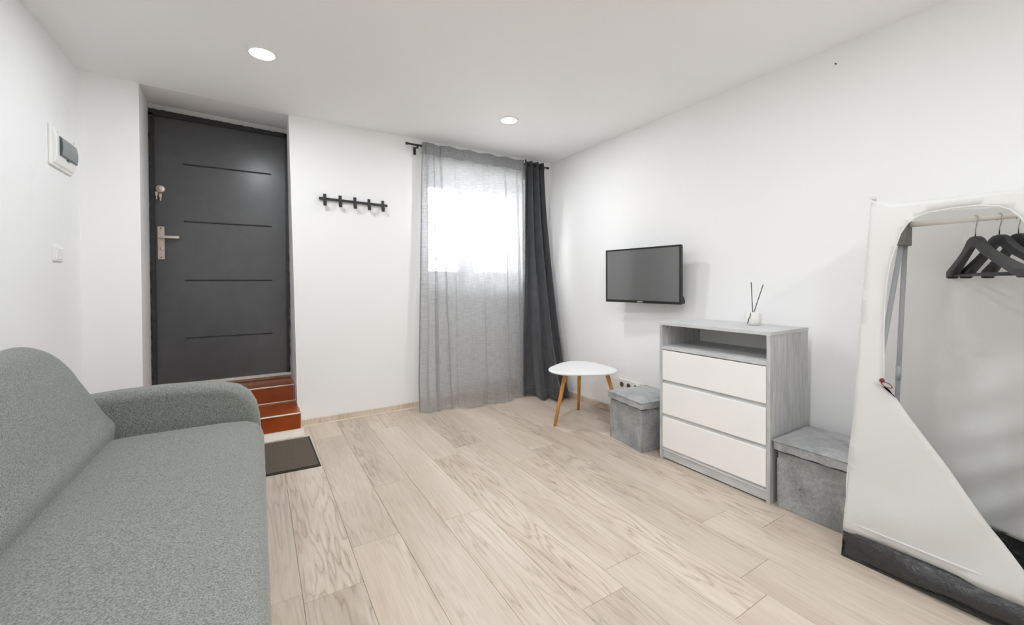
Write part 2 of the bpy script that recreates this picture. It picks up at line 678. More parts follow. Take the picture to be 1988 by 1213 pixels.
# ceiling, rising a little inside the door niche
bm = bmesh.new()
quad(bm, (XL - 0.1, YF - 0.1, ZC), (2.8, YF - 0.1, ZC), (2.8, YB + 0.05, ZC), (0.207, YB + 0.05, ZC), (0.207, YB, ZC), (-0.636, 3.48, ZC), (XL - 0.1, 3.44, ZC))
quad(bm, (-0.636, 3.48, ZC), (0.207, YB, ZC), (0.26, YN + 0.02, 2.457), (-0.74, YN + 0.02, 2.486))
tag(obj('ceiling', bm, 'ceiling'), 'smooth white painted ceiling with recessed lights', 'ceiling', kind='structure')

# left wall and the wall behind the camera
bm = bmesh.new()
quad(bm, (XL, YF - 0.05, -0.01), (XL, 3.445, -0.01), (XL, 3.445, ZC + 0.01), (XL, YF - 0.05, ZC + 0.01))
tag(obj('wall_left', bm, 'wall_left'), 'scuffed white wall behind the grey sofa', 'wall', kind='structure')
bm = bmesh.new()
quad(bm, (XL - 0.1, YF, -0.01), (2.8, YF, -0.01), (2.8, YF, ZC + 0.01), (XL - 0.1, YF, ZC + 0.01))
tag(obj('wall_front', bm, 'wall'), 'plain white wall opposite the window', 'wall', kind='structure')
# right wall
bm = bmesh.new()
quad(bm, (xr(-0.01), YF - 0.05, -0.01), (xr(-0.01), YB + 0.03, -0.01), (xr(ZC + 0.01), YB + 0.03, ZC + 0.01), (xr(ZC + 0.01), YF - 0.05, ZC + 0.01))
tag(obj('wall_right', bm, 'wall'), 'long white wall carrying the television', 'wall', kind='structure')

# back wall with door niche and window recess
WX0, WX1, WZ0, WZ1, YW = 1.27, 2.46, 1.085, 2.16, 3.86
bm = bmesh.new()
lb = bmesh.new()
quad(lb, (XL - 0.02, 3.437, -0.01), (-0.636, 3.48, -0.01), (-0.636, 3.48, ZC + 0.01), (XL - 0.02, 3.437, ZC + 0.01))
tag(obj('wall_back_left', lb, 'wall'), 'narrow white wall between the left corner and the door niche', 'wall', kind='structure')
jl = bmesh.new()
nb = bmesh.new()
jr_ = bmesh.new()
quad(jl, (-0.636, 3.48, -0.01), (-0.70, YN, -0.01), (-0.70, YN, 2.50), (-0.636, 3.48, ZC + 0.012))
quad(nb, (-0.72, YN, -0.01), (0.26, YN, -0.01), (0.26, YN, 2.50), (-0.72, YN, 2.50))
quad(jr_, (0.252, YB, -0.01), (0.245, YN, -0.01), (0.222, YN, 2.50), (0.207, YB, ZC + 0.012))
def wx(z):
    return 0.252 - 0.045 * z / ZC
for (a, b, c, d) in ((None, WX0, -0.01, ZC + 0.01), (WX1, 2.74, -0.01, ZC + 0.01), (WX0, WX1, -0.01, WZ0), (WX0, WX1, WZ1, ZC + 0.01)):
    quad(bm, (wx(c) if a is None else a, YB, c), (b, YB, c), (b, YB, d), (wx(d) if a is None else a, YB, d))
tag(obj('wall_niche_back', nb, 'wall'), 'white plaster around and above the entrance door', 'wall', kind='structure')
tag(obj('wall_niche_left', jl, 'wall'), 'white plastered jamb left of the entrance door', 'wall', kind='structure')
tag(obj('wall_niche_right', jr_, 'wall'), 'white plastered jamb right of the entrance door', 'wall', kind='structure')
rb = bmesh.new()
for p0, p1 in (((WX0, WZ0), (WX1, WZ0)), ((WX1, WZ0), (WX1, WZ1)), ((WX1, WZ1), (WX0, WZ1)), ((WX0, WZ1), (WX0, WZ0))):
    quad(rb, (p0[0], YB, p0[1]), (p1[0], YB, p1[1]), (p1[0], YW + 0.06, p1[1]), (p0[0], YW + 0.06, p0[1]))
tag(obj('wall_recess', rb, 'wall'), 'white plastered reveal around the window', 'wall', kind='structure')
tag(obj('wall_back', bm, 'wall'), 'white wall with the door niche and curtained window', 'wall', kind='structure')

# skirting boards
def skirting(name, x0, x1, y0, y1, label):
    o = thing(name, (0, 0, 0), label, 'baseboard', kind='structure')
    obj('board', box(x0, x1, y0, y1, 0.0, 0.05), 'oak_skirt', o, bevel=0.004)
    return o

bb = skirting('baseboard_back', 0.275, 2.53, YB - 0.016, YB - 0.001, 'pale oak skirting under the coat hooks and curtains')
obj('sealant', box(0.275, 2.53, YB - 0.022, YB - 0.016, 0.0, 0.006), 'grout', bb)
br = thing('baseboard_right', (0, 0, 0), 'pale oak skirting behind the dresser and side table', 'baseboard', kind='structure')
obj('board', box(2.532, 2.551, YF + 0.01, YB - 0.02, 0.0, 0.055), 'oak_skirt', br, bevel=0.004)

# ================================================================== DOOR
DY = 4.10           # face of the leaf
dr = thing('door_1', (-0.23, DY, 0.30), 'charcoal entrance door with four grooves at top of steps', 'door', kind='structure')
LX0, LX1, LZ0, LZ1 = -0.668, 0.213, 0.328, 2.384
# chipped frame: two jambs and a head
jr = random.Random(3)
def ragged_jamb(x_in, x_out, z0, z1):
    bm = bmesh.new()
    n = 60
    rows = []
    for i in range(n + 1):
        z = lerp(z0, z1, i / n)
        xo = x_out + (jr.random() - 0.5) * 0.006
        rows.append([bm.verts.new(p) for p in ((x_in, DY - 0.022, z), (xo, DY - 0.022, z), (xo, DY + 0.03, z), (x_in, DY + 0.03, z))])
    for a, b in zip(rows[:-1], rows[1:]):
        for q in range(4):
            bm.faces.new((a[q], a[(q + 1) % 4], b[(q + 1) % 4], b[q]))
    bm.faces.new(rows[0][::-1]); bm.faces.new(rows[-1])
    return bm
obj('frame_post', ragged_jamb(-0.664, -0.692, 0.32, 2.40), 'door_frame', dr)
obj('frame_post', ragged_jamb(0.207, 0.232, 0.32, 2.40), 'door_frame', dr)
bm = bmesh.new()
rows = []
n = 70
for i in range(n + 1):
    x = lerp(-0.692, 0.228, i / n)
    zt = lerp(2.432, 2.404, i / n) + (jr.random() - 0.5) * 0.006
    zb = lerp(2.386, 2.372, i / n)
    rows.append([bm.verts.new(p) for p in ((x, DY - 0.022, zb), (x, DY - 0.022, zt), (x, DY + 0.03, zt), (x, DY + 0.03, zb))])
for a, b in zip(rows[:-1], rows[1:]):
    for q in range(4):
        bm.faces.new((a[q], a[(q + 1) % 4], b[(q + 1) % 4], b[q]))
bm.faces.new(rows[0][::-1]); bm.faces.new(rows[-1])
obj('frame_head', bm, 'door_frame', dr)
# leaf with four recessed grooves: horizontal strips with slots cut out
GX0, GX1, GH = -0.494, 0.102, 0.007
gz = [2.042, 1.593, 1.130, 0.673]
bm = bmesh.new()
zs = [LZ0] + sorted(sum([[z - GH, z + GH] for z in gz], [])) + [LZ1]
for i in range(len(zs) - 1):
    if i % 2 == 0:
        quad(bm, (LX0, DY, zs[i]), (GX0, DY, zs[i]), (GX0, DY, zs[i + 1]), (LX0, DY, zs[i + 1]))
        quad(bm, (GX0, DY, zs[i]), (GX1, DY, zs[i]), (GX1, DY, zs[i + 1]), (GX0, DY, zs[i + 1]))
        quad(bm, (GX1, DY, zs[i]), (LX1, DY, zs[i]), (LX1, DY, zs[i + 1]), (GX1, DY, zs[i + 1]))
    else:
        a, b = zs[i], zs[i + 1]
        m = (a + b) / 2
        quad(bm, (LX0, DY, a), (GX0, DY, a), (GX0, DY, b), (LX0, DY, b))
        quad(bm, (GX1, DY, a), (LX1, DY, a), (LX1, DY, b), (GX1, DY, b))
        d = DY + 0.009
        quad(bm, (GX0, DY, a), (GX1, DY, a), (GX1, d, m), (GX0, d, m))
        quad(bm, (GX0, d, m), (GX1, d, m), (GX1, DY, b), (GX0, DY, b))
        for gx in (GX0, GX1):
            bm.faces.new([bm.verts.new(p) for p in ((gx, DY, a), (gx, d, m), (gx, DY, b))])
bmesh.ops.remove_doubles(bm, verts=bm.verts, dist=1e-5)
obj('leaf', bm, 'door', dr)
# handle set
pl = obj('handle_plate', box(-0.652, -0.610, DY - 0.010, DY, 1.292, 1.545), 'nickel', dr, bevel=0.002)
lv = bmesh.new()
tube(lv, [(-0.631, DY - 0.008, 1.462), (-0.631, DY - 0.05, 1.462)], 0.009, 14)
bx(lv, -0.640, -0.515, DY - 0.058, DY - 0.042, 1.452, 1.472)
obj('lever', lv, 'nickel', pl, bevel=0.002)
bm = bmesh.new(); lathe(bm, [(0.010, 0.0), (0.010, -0.007), (0.006, -0.008)], (-0.631, DY - 0.009, 1.375), 20, 'y')
obj('key_cylinder', bm, 'nickel', pl, smooth=False)
obj('key_slot', box(-0.6325, -0.6295, DY - 0.0185, DY - 0.016, 1.363, 1.387), 'socket_hole', pl)
for z in (1.530, 1.307):
    bm = bmesh.new(); lathe(bm, [(0.0045, 0.0), (0.0045, -0.002)], (-0.631, DY - 0.010, z), 14, 'y')
    obj('screw', bm, 'black_metal', pl)
bm = bmesh.new(); lathe(bm, [(0.031, 0.0), (0.031, -0.006), (0.026, -0.011), (0.012, -0.013)], (-0.632, DY, 1.832), 32, 'y')
ro = obj('lock_rosette', bm, 'nickel', dr, smooth=False)
obj('threshold', box(-0.692, 0.236, DY - 0.03, DY + 0.02, 0.306, 0.327), 'grout', dr, bevel=0.003)
# keys left in the upper lock
ky = thing('key_bunch', (-0.632, DY - 0.014, 1.83), 'small key bunch hanging in the upper lock of the door', 'keys')
bm = bmesh.new(); bx(bm, -0.634, -0.630, DY - 0.040, DY - 0.0135, 1.822, 1.842)
obj('lock_key', bm, 'nickel', ky, bevel=0.001)
bm = bmesh.new()
tube(bm, [(-0.632 + 0.012 * math.sin(t), DY - 0.037, 1.812 + 0.012 * math.cos(t)) for t in [2 * math.pi * q / 16 for q in range(17)]], 0.0013, 6)
obj('ring', bm, 'chrome', ky, smooth=True)
for dx, dz, w in ((-0.017, 0.0, 0.0085), (0.006, -0.012, 0.009)):
    bm = bmesh.new()
    x = -0.632 + dx
    prism(bm, [(x - w, 1.803 + dz), (x + w, 1.803 + dz), (x + w * 0.9, 1.778 + dz), (x + w * 0.5, 1.772 + dz), (x + w * 0.5, 1.748 + dz), (x - w * 0.4, 1.745 + dz), (x - w * 0.4, 1.772 + dz), (x - w, 1.778 + dz)], 'y', DY - 0.040, DY - 0.0375)
    obj('key', bm, 'nickel', ky, bevel=0.0006)

# ================================================================== STEPS
st = thing('entrance_steps', (-0.2, 3.36, 0), 'two glazed terracotta tiled steps leading to the dark door', 'steps')
SX0, SX1 = -0.66, 0.262
obj('core', box(SX0, SX1 - 0.004, 3.40, 3.80, 0.0, 0.146), 'grout', st)
obj('core', box(SX0, 0.238, 3.765, YN, 0.0, 0.281), 'grout', st)
ncol = 3
def tiles(name, x0, x1, fn):
    w = (x1 - x0) / ncol
    for c in range(ncol):
        a, b = x1 - w * (c + 1) + 0.0015, x1 - w * c - 0.0015
        obj(name, fn(a, b), 'tile', st, bevel=0.002)
tiles('riser_tile', SX0, SX1 - 0.006, lambda a, b: box(a, b, 3.388, 3.40, 0.034, 0.147))
tiles('tread_tile', SX0, SX1 - 0.006, lambda a, b: box(a, b, 3.392, 3.752, 0.146, 0.155))
tiles('riser_tile', SX0, 0.236, lambda a, b: box(a, b, 3.754, 3.766, 0.161, 0.281))
tiles('tread_tile', SX0, 0.236, lambda a, b: box(a, b, 3.757, 4.085, 0.281, 0.290))
for (y, z, x1) in ((3.387, 0.150, SX1), (3.753, 0.285, 0.240)):
    bm = bmesh.new(); tube(bm, [(SX0, y, z), (x1, y, z)], 0.0055, 10)
    obj('edge_trim', bm, 'grout', st, smooth=True)
bm = bmesh.new(); tube(bm, [(SX0, 3.750, 0.158), (0.250, 3.750, 0.158)], 0.005, 8)
obj('edge_trim', bm, 'grout', st, smooth=True)
obj('side_trim', box(SX1 - 0.006, SX1, 3.386, YB - 0.002, 0.03, 0.150), 'grout', st, bevel=0.002)
bm = bmesh.new()
prism(bm, [(3.30, 0.0), (3.389, 0.0), (3.389, 0.036), (3.36, 0.034), (3.345, 0.012), (3.30, 0.008)], 'x', SX0, SX1 + 0.012)
obj('foot_moulding', bm, 'grout', st, bevel=0.003)

# ================================================================== DOORMAT
dm = thing('doormat', (-0.05, 2.98, 0), 'dark brown bristle doormat at the foot of the steps', 'doormat', rotz=0.0)
def mat_outline(o):
    return [(-0.40 - o, 2.755 - o), (0.312 + o, 2.703 - o), (0.302 + o, 3.268 + o), (-0.40 - o, 3.285 + o)]
bm = bmesh.new(); prism(bm, mat_outline(0.0), 'z', 0.0005, 0.006)
obj('rubber_base', bm, 'mat_edge', dm, bevel=0.002)
bm = bmesh.new(); prism(bm, mat_outline(-0.012), 'z', 0.005, 0.011)
obj('bristle_pile', bm, 'mat_pile', dm, bevel=0.003)

# ================================================================== SOFA
sf = thing('sofa', (-0.42, 1.5, 0), 'heather grey upholstered sofa with rounded armrest along the left wall', 'sofa')
SY0, SY1 = 0.56, 2.455
# seat: swept section with softly crowned top and rounded far corner
def seat_pt(u, v):
    # u: across from back to front lip then down; v along length
    prof = [(0.0, -0.66, 0.430), (0.30, -0.45, 0.440), (0.62, -0.16, 0.441), (0.76, -0.05, 0.434), (0.84, -0.005, 0.415), (0.90, 0.014, 0.38), (0.95, 0.018, 0.33), (1.0, 0.008, 0.17)]
    x, z = poly_at(prof, u)
    y = lerp(SY0, SY1, v)
    # ends roll down
    for e, s in ((SY1, 1), (SY0, -1)):
        d = abs(e - y)
        if d < 0.11 and u < 0.95:
            k_ = 1 - d / 0.11
            z -= 0.022 * k_ * k_
            if x > -0.14:
                x -= 0.035 * k_ * k_ * (x + 0.14) / 0.15
    z += 0.004 * noise.noise(Vector((x * 3, y * 2, 0)))
    return (x, y, z)
grid_surface('seat', seat_pt, 56, 90, 'sofa', sf)
bm = box(-0.80, 0.0, SY0, SY1, 0.10, 0.38)
obj('seat_base', bm, 'sofa', sf, bevel=0.02, seg=3)
# backrest: leaning slab with rounded outer corners
def back_outline(yc):
    """top height of the back at y"""
    d = max(0.0, min(SY1 + 0.013 - yc, yc - SY0 + 0.013))
    if d >= 0.20:
        return 0.868
    return 0.62 + 0.248 * math.sqrt(1 - (1 - d / 0.20) ** 2)
def back_pt(u, v):
    cap = 1.0
    if v < 0.03:
        cap = v / 0.03
    elif v > 0.97:
        cap = (1 - v) / 0.03
    vv_ = min(1, max(0, (v - 0.03) / 0.94))
    x, y, z = back_sec(u, vv_)
    if cap < 1:
        c_ = math.sqrt(cap)
        x = lerp(-0.70, x, c_)
        z = lerp(0.46, z, c_)
    return (x, y, z)
def back_sec(u, v):
    y = lerp(SY0 - 0.013, SY1 + 0.013, v)
    zt = back_outline(y)
    # section: front face up, over the top, down the rear
    h = max(zt - 0.36, 0.06)
    def F(z):
        return -0.555 - 0.34 * (z - 0.42)
    if u < 0.5:
        t = u / 0.5
        z = 0.36 + (h - 0.05) * t
        x = F(z) + 0.022 * math.sin(math.pi * min(1, t * 1.02)) + 0.020 * math.exp(-((z - 0.485) / 0.045) ** 2)
    elif u < 0.75:
        a = (u - 0.5) / 0.25 * math.pi
        z = 0.36 + h - 0.05 + 0.05 * math.sin(a)
        x = F(z) - 0.062 + 0.062 * math.cos(a)
    else:
        t = (u - 0.75) / 0.25
        z = 0.36 + (h - 0.05) * (1 - t)
        x = lerp(F(0.36 + h - 0.05) - 0.124, -0.80, t)
    # rounded ends
    d = min(SY1 + 0.013 - y, y - SY0 + 0.013)
    if d < 0.04:
        k_ = 1 - d / 0.04
        x -= 0.02 * k_ * k_ * (1 if u < 0.6 else -0.5)
    return (max(x, -0.885), y, z)
grid_surface('backrest', back_pt, 60, 120, 'sofa', sf)
# armrests
arm_prof = [(-0.84, 0.10), (-0.84, 0.585), (-0.70, 0.608), (-0.55, 0.620), (-0.40, 0.624), (-0.26, 0.620), (-0.15, 0.606), (-0.085, 0.584), (-0.04, 0.545), (-0.013, 0.49), (0.0, 0.42), (0.008, 0.32), (0.006, 0.10)]
for ya, yb in ((2.445, 2.585), (0.42, 0.565)):
    bm = bmesh.new(); prism(bm, arm_prof, 'y', ya, yb)
    o = obj('armrest', bm, 'sofa', sf, bevel=0.045, seg=6)
    o.modifiers['bevel'].angle_limit = math.radians(50)
for x in (-0.76, -0.08):
    for y in (0.56, 2.44):
        bm = bmesh.new(); tube(bm, [(x, y, 0.0), (x, y, 0.11)], [0.016, 0.024], 14)
        obj('leg', bm, 'black_metal', sf)

# ================================================================== LEFT WALL FITTINGS
fb = thing('fuse_box', (XL, 3.21, 1.73), 'white fuse box with smoked window on the left wall', 'fuse box')
FY0, FY1, FZ0, FZ1 = 3.005, 3.292, 1.714, 1.922
obj('back_plate', box(XL + 0.0, XL + 0.013, FY0, FY1, FZ0, FZ1), 'white_plastic', fb, bevel=0.006, seg=3)
bm = bmesh.new()
prism(bm, [(XL + 0.010, FZ0 + 0.010), (XL + 0.022, FZ0 + 0.016), (XL + 0.030, FZ0 + 0.060), (XL + 0.030, FZ1 - 0.060), (XL + 0.022, FZ1 - 0.016), (XL + 0.010, FZ1 - 0.010)], 'y', FY0 + 0.012, FY1 - 0.010)
obj('cover', bm, 'white_plastic', fb, bevel=0.006, seg=3)
def bow(z):
    t = (z - (FZ0 + FZ1) / 2) / 0.06
    return XL + 0.0305 + 0.009 * (1 - t * t)
bm = bmesh.new()
zz = [1.774 + 0.098 * q / 8 for q in range(9)]
prism(bm, [(XL + 0.025, zz[0])] + [(bow(z), z) for z in zz] + [(XL + 0.025, zz[-1])], 'y', 3.050, 3.276)
wd = obj('window_flap', bm, 'smoke_rim', fb)
bm = bmesh.new()
zz = [1.780 + 0.086 * q / 8 for q in range(9)]
prism(bm, [(XL + 0.025, zz[0])] + [(bow(z) + 0.0015, z) for z in zz] + [(XL + 0.025, zz[-1])], 'y', 3.058, 3.268)
obj('smoked_pane', bm, 'smoke', wd)
obj('latch', box(XL + 0.028, XL + 0.036, 3.145, 3.178, 1.766, 1.776), 'smoke_rim', wd)
for y, z in ((3.045, 1.893), (3.262, 1.893)):
    bm = bmesh.new(); lathe(bm, [(0.007, 0), (0.007, 0.004), (0.004, 0.005)], (XL + 0.0235, y, z), 16, 'x')
    obj('screw_cap', bm, 'grout', fb)

ls = thing('light_switch', (XL, 3.135, 1.23), 'small white light switch on the left wall below fuse box', 'light switch')
obj('plate', box(XL, XL + 0.009, 3.035, 3.150, 1.224, 1.304), 'white_plastic', ls, bevel=0.003, seg=3)
bm = bmesh.new()
prism(bm, [(XL + 0.008, 1.234), (XL + 0.012, 1.234), (XL + 0.017, 1.292), (XL + 0.008, 1.294)], 'y', 3.056, 3.130)
obj('rocker', bm, 'white_lacquer', ls, bevel=0.002)

# ================================================================== COAT RACK
cr = thing('coat_rack', (0.67, YB, 1.75), 'black wall coat rack with five hooks beside the door', 'coat rack')
def rz(x):
    return 1.770 - 0.012 * (x - 0.41) / 0.53
bm = bmesh.new()
hexa(bm, [(0.409, YB - 0.022, rz(0.409) - 0.010), (0.940, YB - 0.022, rz(0.94) - 0.010), (0.940, YB - 0.012, rz(0.94) - 0.010), (0.409, YB - 0.012, rz(0.409) - 0.010)],
     [(0.409, YB - 0.022, rz(0.409) + 0.010), (0.940, YB - 0.022, rz(0.94) + 0.010), (0.940, YB - 0.012, rz(0.94) + 0.010), (0.409, YB - 0.012, rz(0.409) + 0.010)])
obj('rail', bm, 'black_metal', cr, bevel=0.003)
for x in (0.48, 0.87):
    bm = bmesh.new(); tube(bm, [(x, YB, rz(x)), (x, YB - 0.014, rz(x))], 0.008, 12)
    obj('standoff', bm, 'black_metal', cr)
for x in (0.450, 0.563, 0.675, 0.786, 0.898):
    z = rz(x)
    bm = bmesh.new()
    prism(bm, [(YB - 0.022, z + 0.037), (YB - 0.029, z + 0.037), (YB - 0.030, z - 0.010), (YB - 0.034, z - 0.030), (YB - 0.042, z - 0.040), (YB - 0.046, z - 0.024), (YB - 0.052, z - 0.024), (YB - 0.050, z - 0.054), (YB - 0.036, z - 0.058), (YB - 0.026, z - 0.040), (YB - 0.022, z - 0.012)][::-1], 'x', x - 0.0115, x + 0.0115)
    obj('hook', bm, 'black_metal', cr, bevel=0.002)

# ================================================================== WINDOW
wi = thing('window_1', ((WX0 + WX1) / 2, YW, WZ0), 'white two-sash window behind the sheer curtain', 'window', kind='structure')
FR = [('frame_bar', (WX0, WX1, WZ1 - 0.06, WZ1)), ('frame_bar', (WX0, WX1, WZ0 + 0.02, WZ0 + 0.075)),
      ('frame_bar', (WX0, WX0 + 0.08, WZ0 + 0.02, WZ1)), ('frame_bar', (WX1 - 0.08, WX1, WZ0 + 0.02, WZ1)), ('mullion', (1.785, 1.845, WZ0 + 0.075, WZ1 - 0.06))]
for nm, (a, b, c, d) in FR:
    obj(nm, box(a, b, YW - 0.01, YW + 0.06, c, d), 'white_lacquer', wi, bevel=0.004)
for (a, b) in ((WX0 + 0.08, 1.785), (1.845, WX1 - 0.08)):
    bm = bmesh.new()
    t = 0.058
    z0, z1 = WZ0 + 0.075, WZ1 - 0.06
    bx(bm, a, b, YW - 0.028, YW + 0.03, z1 - t, z1)
    bx(bm, a, b, YW - 0.028, YW + 0.03, z0, z0 + t)
    bx(bm, a, a + t, YW - 0.028, YW + 0.03, z0 + t, z1 - t)
    bx(bm, b - t, b, YW - 0.028, YW + 0.03, z0 + t, z1 - t)
    s_ = obj('sash', bm, 'white_lacquer', wi, bevel=0.003)
    obj('pane', box(a + t - 0.005, b - t + 0.005, YW, YW + 0.006, z0 + t - 0.005, z1 - t + 0.005), 'glass', s_)
bm = bmesh.new(); bx(bm, 1.79, 1.815, YW - 0.045, YW - 0.028, 1.56, 1.62); bx(bm, 1.795, 1.81, YW - 0.065, YW - 0.045, 1.46, 1.60)
obj('window_handle', bm, 'white_plastic', wi, bevel=0.003)
obj('window_sill', box(WX0, WX1, YB - 0.008, YW - 0.011, WZ0 - 0.002, WZ0 + 0.02), 'white_lacquer', wi, bevel=0.004)

sb = thing('sill_box', (1.63, 3.70, WZ0 + 0.02), 'small grey box standing on the window sill behind the sheer curtain', 'box')
obj('carton', box(1.545, 1.715, 3.66, 3.74, WZ0 + 0.02, WZ0 + 0.122), 'grey_box', sb, bevel=0.004)
obj('lid_flap', box(1.543, 1.717, 3.658, 3.742, WZ0 + 0.108, WZ0 + 0.125), 'grey_box', sb, bevel=0.002)

# radiator under the window
ra = thing('radiator', (1.85, YB - 0.05, 0.12), 'white panel radiator under the window behind the sheer curtain', 'radiator')
obj('panel', box(1.50, 2.20, YB - 0.075, YB - 0.03, 0.14, 0.66), 'white_lacquer', ra, bevel=0.008, seg=3)
obj('top_grille', box(1.50, 2.20, YB - 0.08, YB - 0.012, 0.655, 0.675), 'white_lacquer', ra, bevel=0.003)
for q in range(14):
    x = 1.53 + q * 0.0485
    obj('rib', box(x, x + 0.022, YB - 0.081, YB - 0.074, 0.17, 0.63), 'white_lacquer', ra, bevel=0.003)
for x in (1.62, 2.08):
    obj('bracket', box(x, x + 0.03, YB - 0.032, YB, 0.2, 0.6), 'white_lacquer', ra)

# ================================================================== CURTAINS
RZ, RY = 2.297, YB - 0.08
rd = thing('curtain_rod', (1.85, RY, RZ), 'thin black curtain rod below the ceiling', 'curtain rod')
bm = bmesh.new(); tube(bm, [(1.095, RY, RZ), (2.585, RY, RZ)], 0.0085, 14)
obj('rod', bm, 'black_metal', rd, smooth=True)
for x, s in ((1.095, -1), (2.585, 1)):
    bm = bmesh.new(); tube(bm, [(x - s * 0.004, RY, RZ), (x + s * 0.014, RY, RZ)], 0.0125, 16)
    obj('end_cap', bm, 'black_metal', rd, bevel=0.002)
for x in (1.185, 2.535):
    bm = bmesh.new()
    bx(bm, x - 0.011, x + 0.011, YB - 0.006, YB, RZ - 0.062, RZ + 0.005)
    tube(bm, [(x, YB - 0.004, RZ - 0.014), (x, RY, RZ - 0.014)], 0.007, 10)
    tube(bm, [(x, RY, RZ - 0.026), (x, RY, RZ - 0.004)], 0.009, 10)
    obj('bracket', bm, 'black_metal', rd)

sh = thing('sheer_curtain', (1.7, RY, 0.0), 'grey see-through voile curtain hanging over the window to floor', 'curtain')
def sheer_mid(u, v):
    """v = 0 top, 1 floor"""
    xt = lerp(1.222, 2.275, u)
    xb = lerp(1.150, 2.195, u)
    yb = poly_at([(0, 3.385), (0.25, 3.33), (0.55, 3.255), (0.85, 3.285), (1, 3.345)], u)[0]
    e = v ** 1.35
    x = lerp(xt, xb, e)
    y = lerp(RY, yb, v ** 1.25)
    z = lerp(2.325, 0.004, v)
    return x, y, z
def folds(u, v):
    grow = min(1.0, v * 3.0)
    a = 0.013 * math.sin(u * 46 + 1.3 * math.sin(u * 9 + v * 1.5)) * (0.35 + 0.65 * grow)
    b = 0.012 * math.sin(u * 21 + 2.0 + 0.8 * v) * grow
    # two or three deep creases at the left and one on the right
    c = 0.0
    for u0, w, amp, sl in ((0.045, 0.012, 0.030, 0.015), (0.10, 0.014, 0.032, 0.05), (0.165, 0.010, 0.026, 0.10), (0.30, 0.012, 0.014, 0.02), (0.56, 0.013, 0.016, 0.02), (0.80, 0.012, 0.022, 0.015), (0.93, 0.014, 0.028, 0.01)):
        uu = (u - u0 - sl * (v ** 1.3)) / w
        c += amp * math.exp(-uu * uu) * min(1, 0.3 + v * 1.6)
    r = 0.004 * noise.noise(Vector((u * 14, v * 9, 0)))
    return a + b - c + r
CREASES = ((0.045, 0.012, 0.030, 0.015), (0.10, 0.014, 0.032, 0.05), (0.165, 0.010, 0.026, 0.10), (0.30, 0.012, 0.014, 0.02), (0.56, 0.013, 0.016, 0.02), (0.80, 0.012, 0.022, 0.015), (0.93, 0.014, 0.028, 0.01))
def overlap(u, v):
    s_ = 0.0
    for u0, w, amp, sl in CREASES:
        uu = (u - u0 - sl * (v ** 1.3)) / w
        s_ -= 1.8 * amp * uu * math.exp(-uu * uu) * (0.75 + 0.25 * math.sin(5 * v + u0 * 40))
    return s_
def sheer_pt(u, v):
    x, y, z = sheer_mid(u, v)
    d = folds(u, v)
    x += overlap(u, v)
    if v > 0.90:        # rumples where it meets the floor
        k_ = (v - 0.90) / 0.10
        d -= 0.035 * k_ * (0.5 + 0.5 * math.sin(u * 17 + 1)) + 0.012 * k_ * noise.noise(Vector((u * 25, v * 12, 3)))
        if v > 0.985:
            z = 0.004 + 0.012 * (0.5 + 0.5 * math.sin(u * 23))
    y += d
    if v < 0.07:
        y = lerp(RY - 0.014 + 0.35 * d, y, max(0, (v - 0.04)) / 0.03 if v > 0.04 else 0)
        z += 0.006 * math.sin(u * 33)
    return (x, min(y, YB - 0.012 if z > 0.72 else YB - 0.10 + 0.02), z)
cl = grid_surface('cloth', sheer_pt, 460, 110, 'sheer', sh)
def hem_pt(u, v):
    x, y, z = sheer_pt(u, v * 0.043)
    return (x, y + (0.026 if True else 0), z)
grid_surface('rod_pocket', hem_pt, 200, 8, 'sheer', sh)
def hem_front(u, v):
    x, y, z = sheer_pt(u, v * 0.043)
    return (x, y - 0.004, z)
grid_surface('heading_tape', hem_front, 300, 8, 'sheer_hem_shade', sh)
def side_hem(u, v):
    x, y, z = sheer_pt(u * 0.009, v)
    return (x, y - 0.003, z)
grid_surface('side_hem', side_hem, 4, 120, 'sheer_hem_shade', sh)
def side_hem2(u, v):
    x, y, z = sheer_pt(1 - u * 0.007, v)
    return (x, y - 0.003, z)
grid_surface('side_hem', side_hem2, 4, 120, 'sheer_hem_shade', sh)
def bottom_hem(u, v):
    x, y, z = sheer_pt(u, 0.986 + v * 0.013)
    return (x, y - 0.003, z)
grid_surface('bottom_hem', bottom_hem, 220, 4, 'sheer_hem_shade', sh)

dk = thing('blackout_curtain', (2.4, RY, 0), 'charcoal blackout curtain bunched in the corner right of the window', 'curtain')
def dark_pt(u, v):
    xt = lerp(2.287, 2.515, u)
    yt = RY
    xb, yb = poly_at([(0, 2.195, 3.36), (0.25, 2.245, 3.20), (0.5, 2.315, 3.08), (0.75, 2.405, 3.02), (1.0, 2.485, 3.03)], u)
    e = v ** 1.25
    x = lerp(xt, xb, e)
    y = lerp(yt, yb, v ** 1.55)
    z = lerp(2.335, 0.006, v)
    a = lerp(0.030, 0.044, min(1, v * 2))
    ph = u * 2 * math.pi * 3.1 + 0.5
    d = a * math.sin(ph + 0.7 * v) + 0.012 * v * math.sin(ph * 1.9 + 1.0)
    # local normal in plan blends from -y to (-x,-y)
    nx, ny = -0.55 * v, -1.0
    x += nx * d
    y += ny * d * (1.0 if v > 0.02 else 0.9)
    x += 0.5 * a * math.cos(ph) * 0.5 * (1 - v)
    w = 0.012 * max(0, v - 0.45) * noise.noise(Vector((u * 6, v * 16, 1.0))) * 2.2
    x -= w
    y -= w
    if v > 0.93:
        k_ = (v - 0.93) / 0.07
        y -= 0.03 * k_ * (0.6 + 0.4 * math.sin(u * 9))
        x -= 0.012 * k_ * math.sin(u * 13)
        z = max(z, 0.006 + 0.01 * (1 + math.sin(u * 14)) * k_)
    return (min(x, xr(z) - 0.022), y, z)
grid_surface('cloth', dark_pt, 150, 110, 'dark_cloth', dk, solid=0.004)
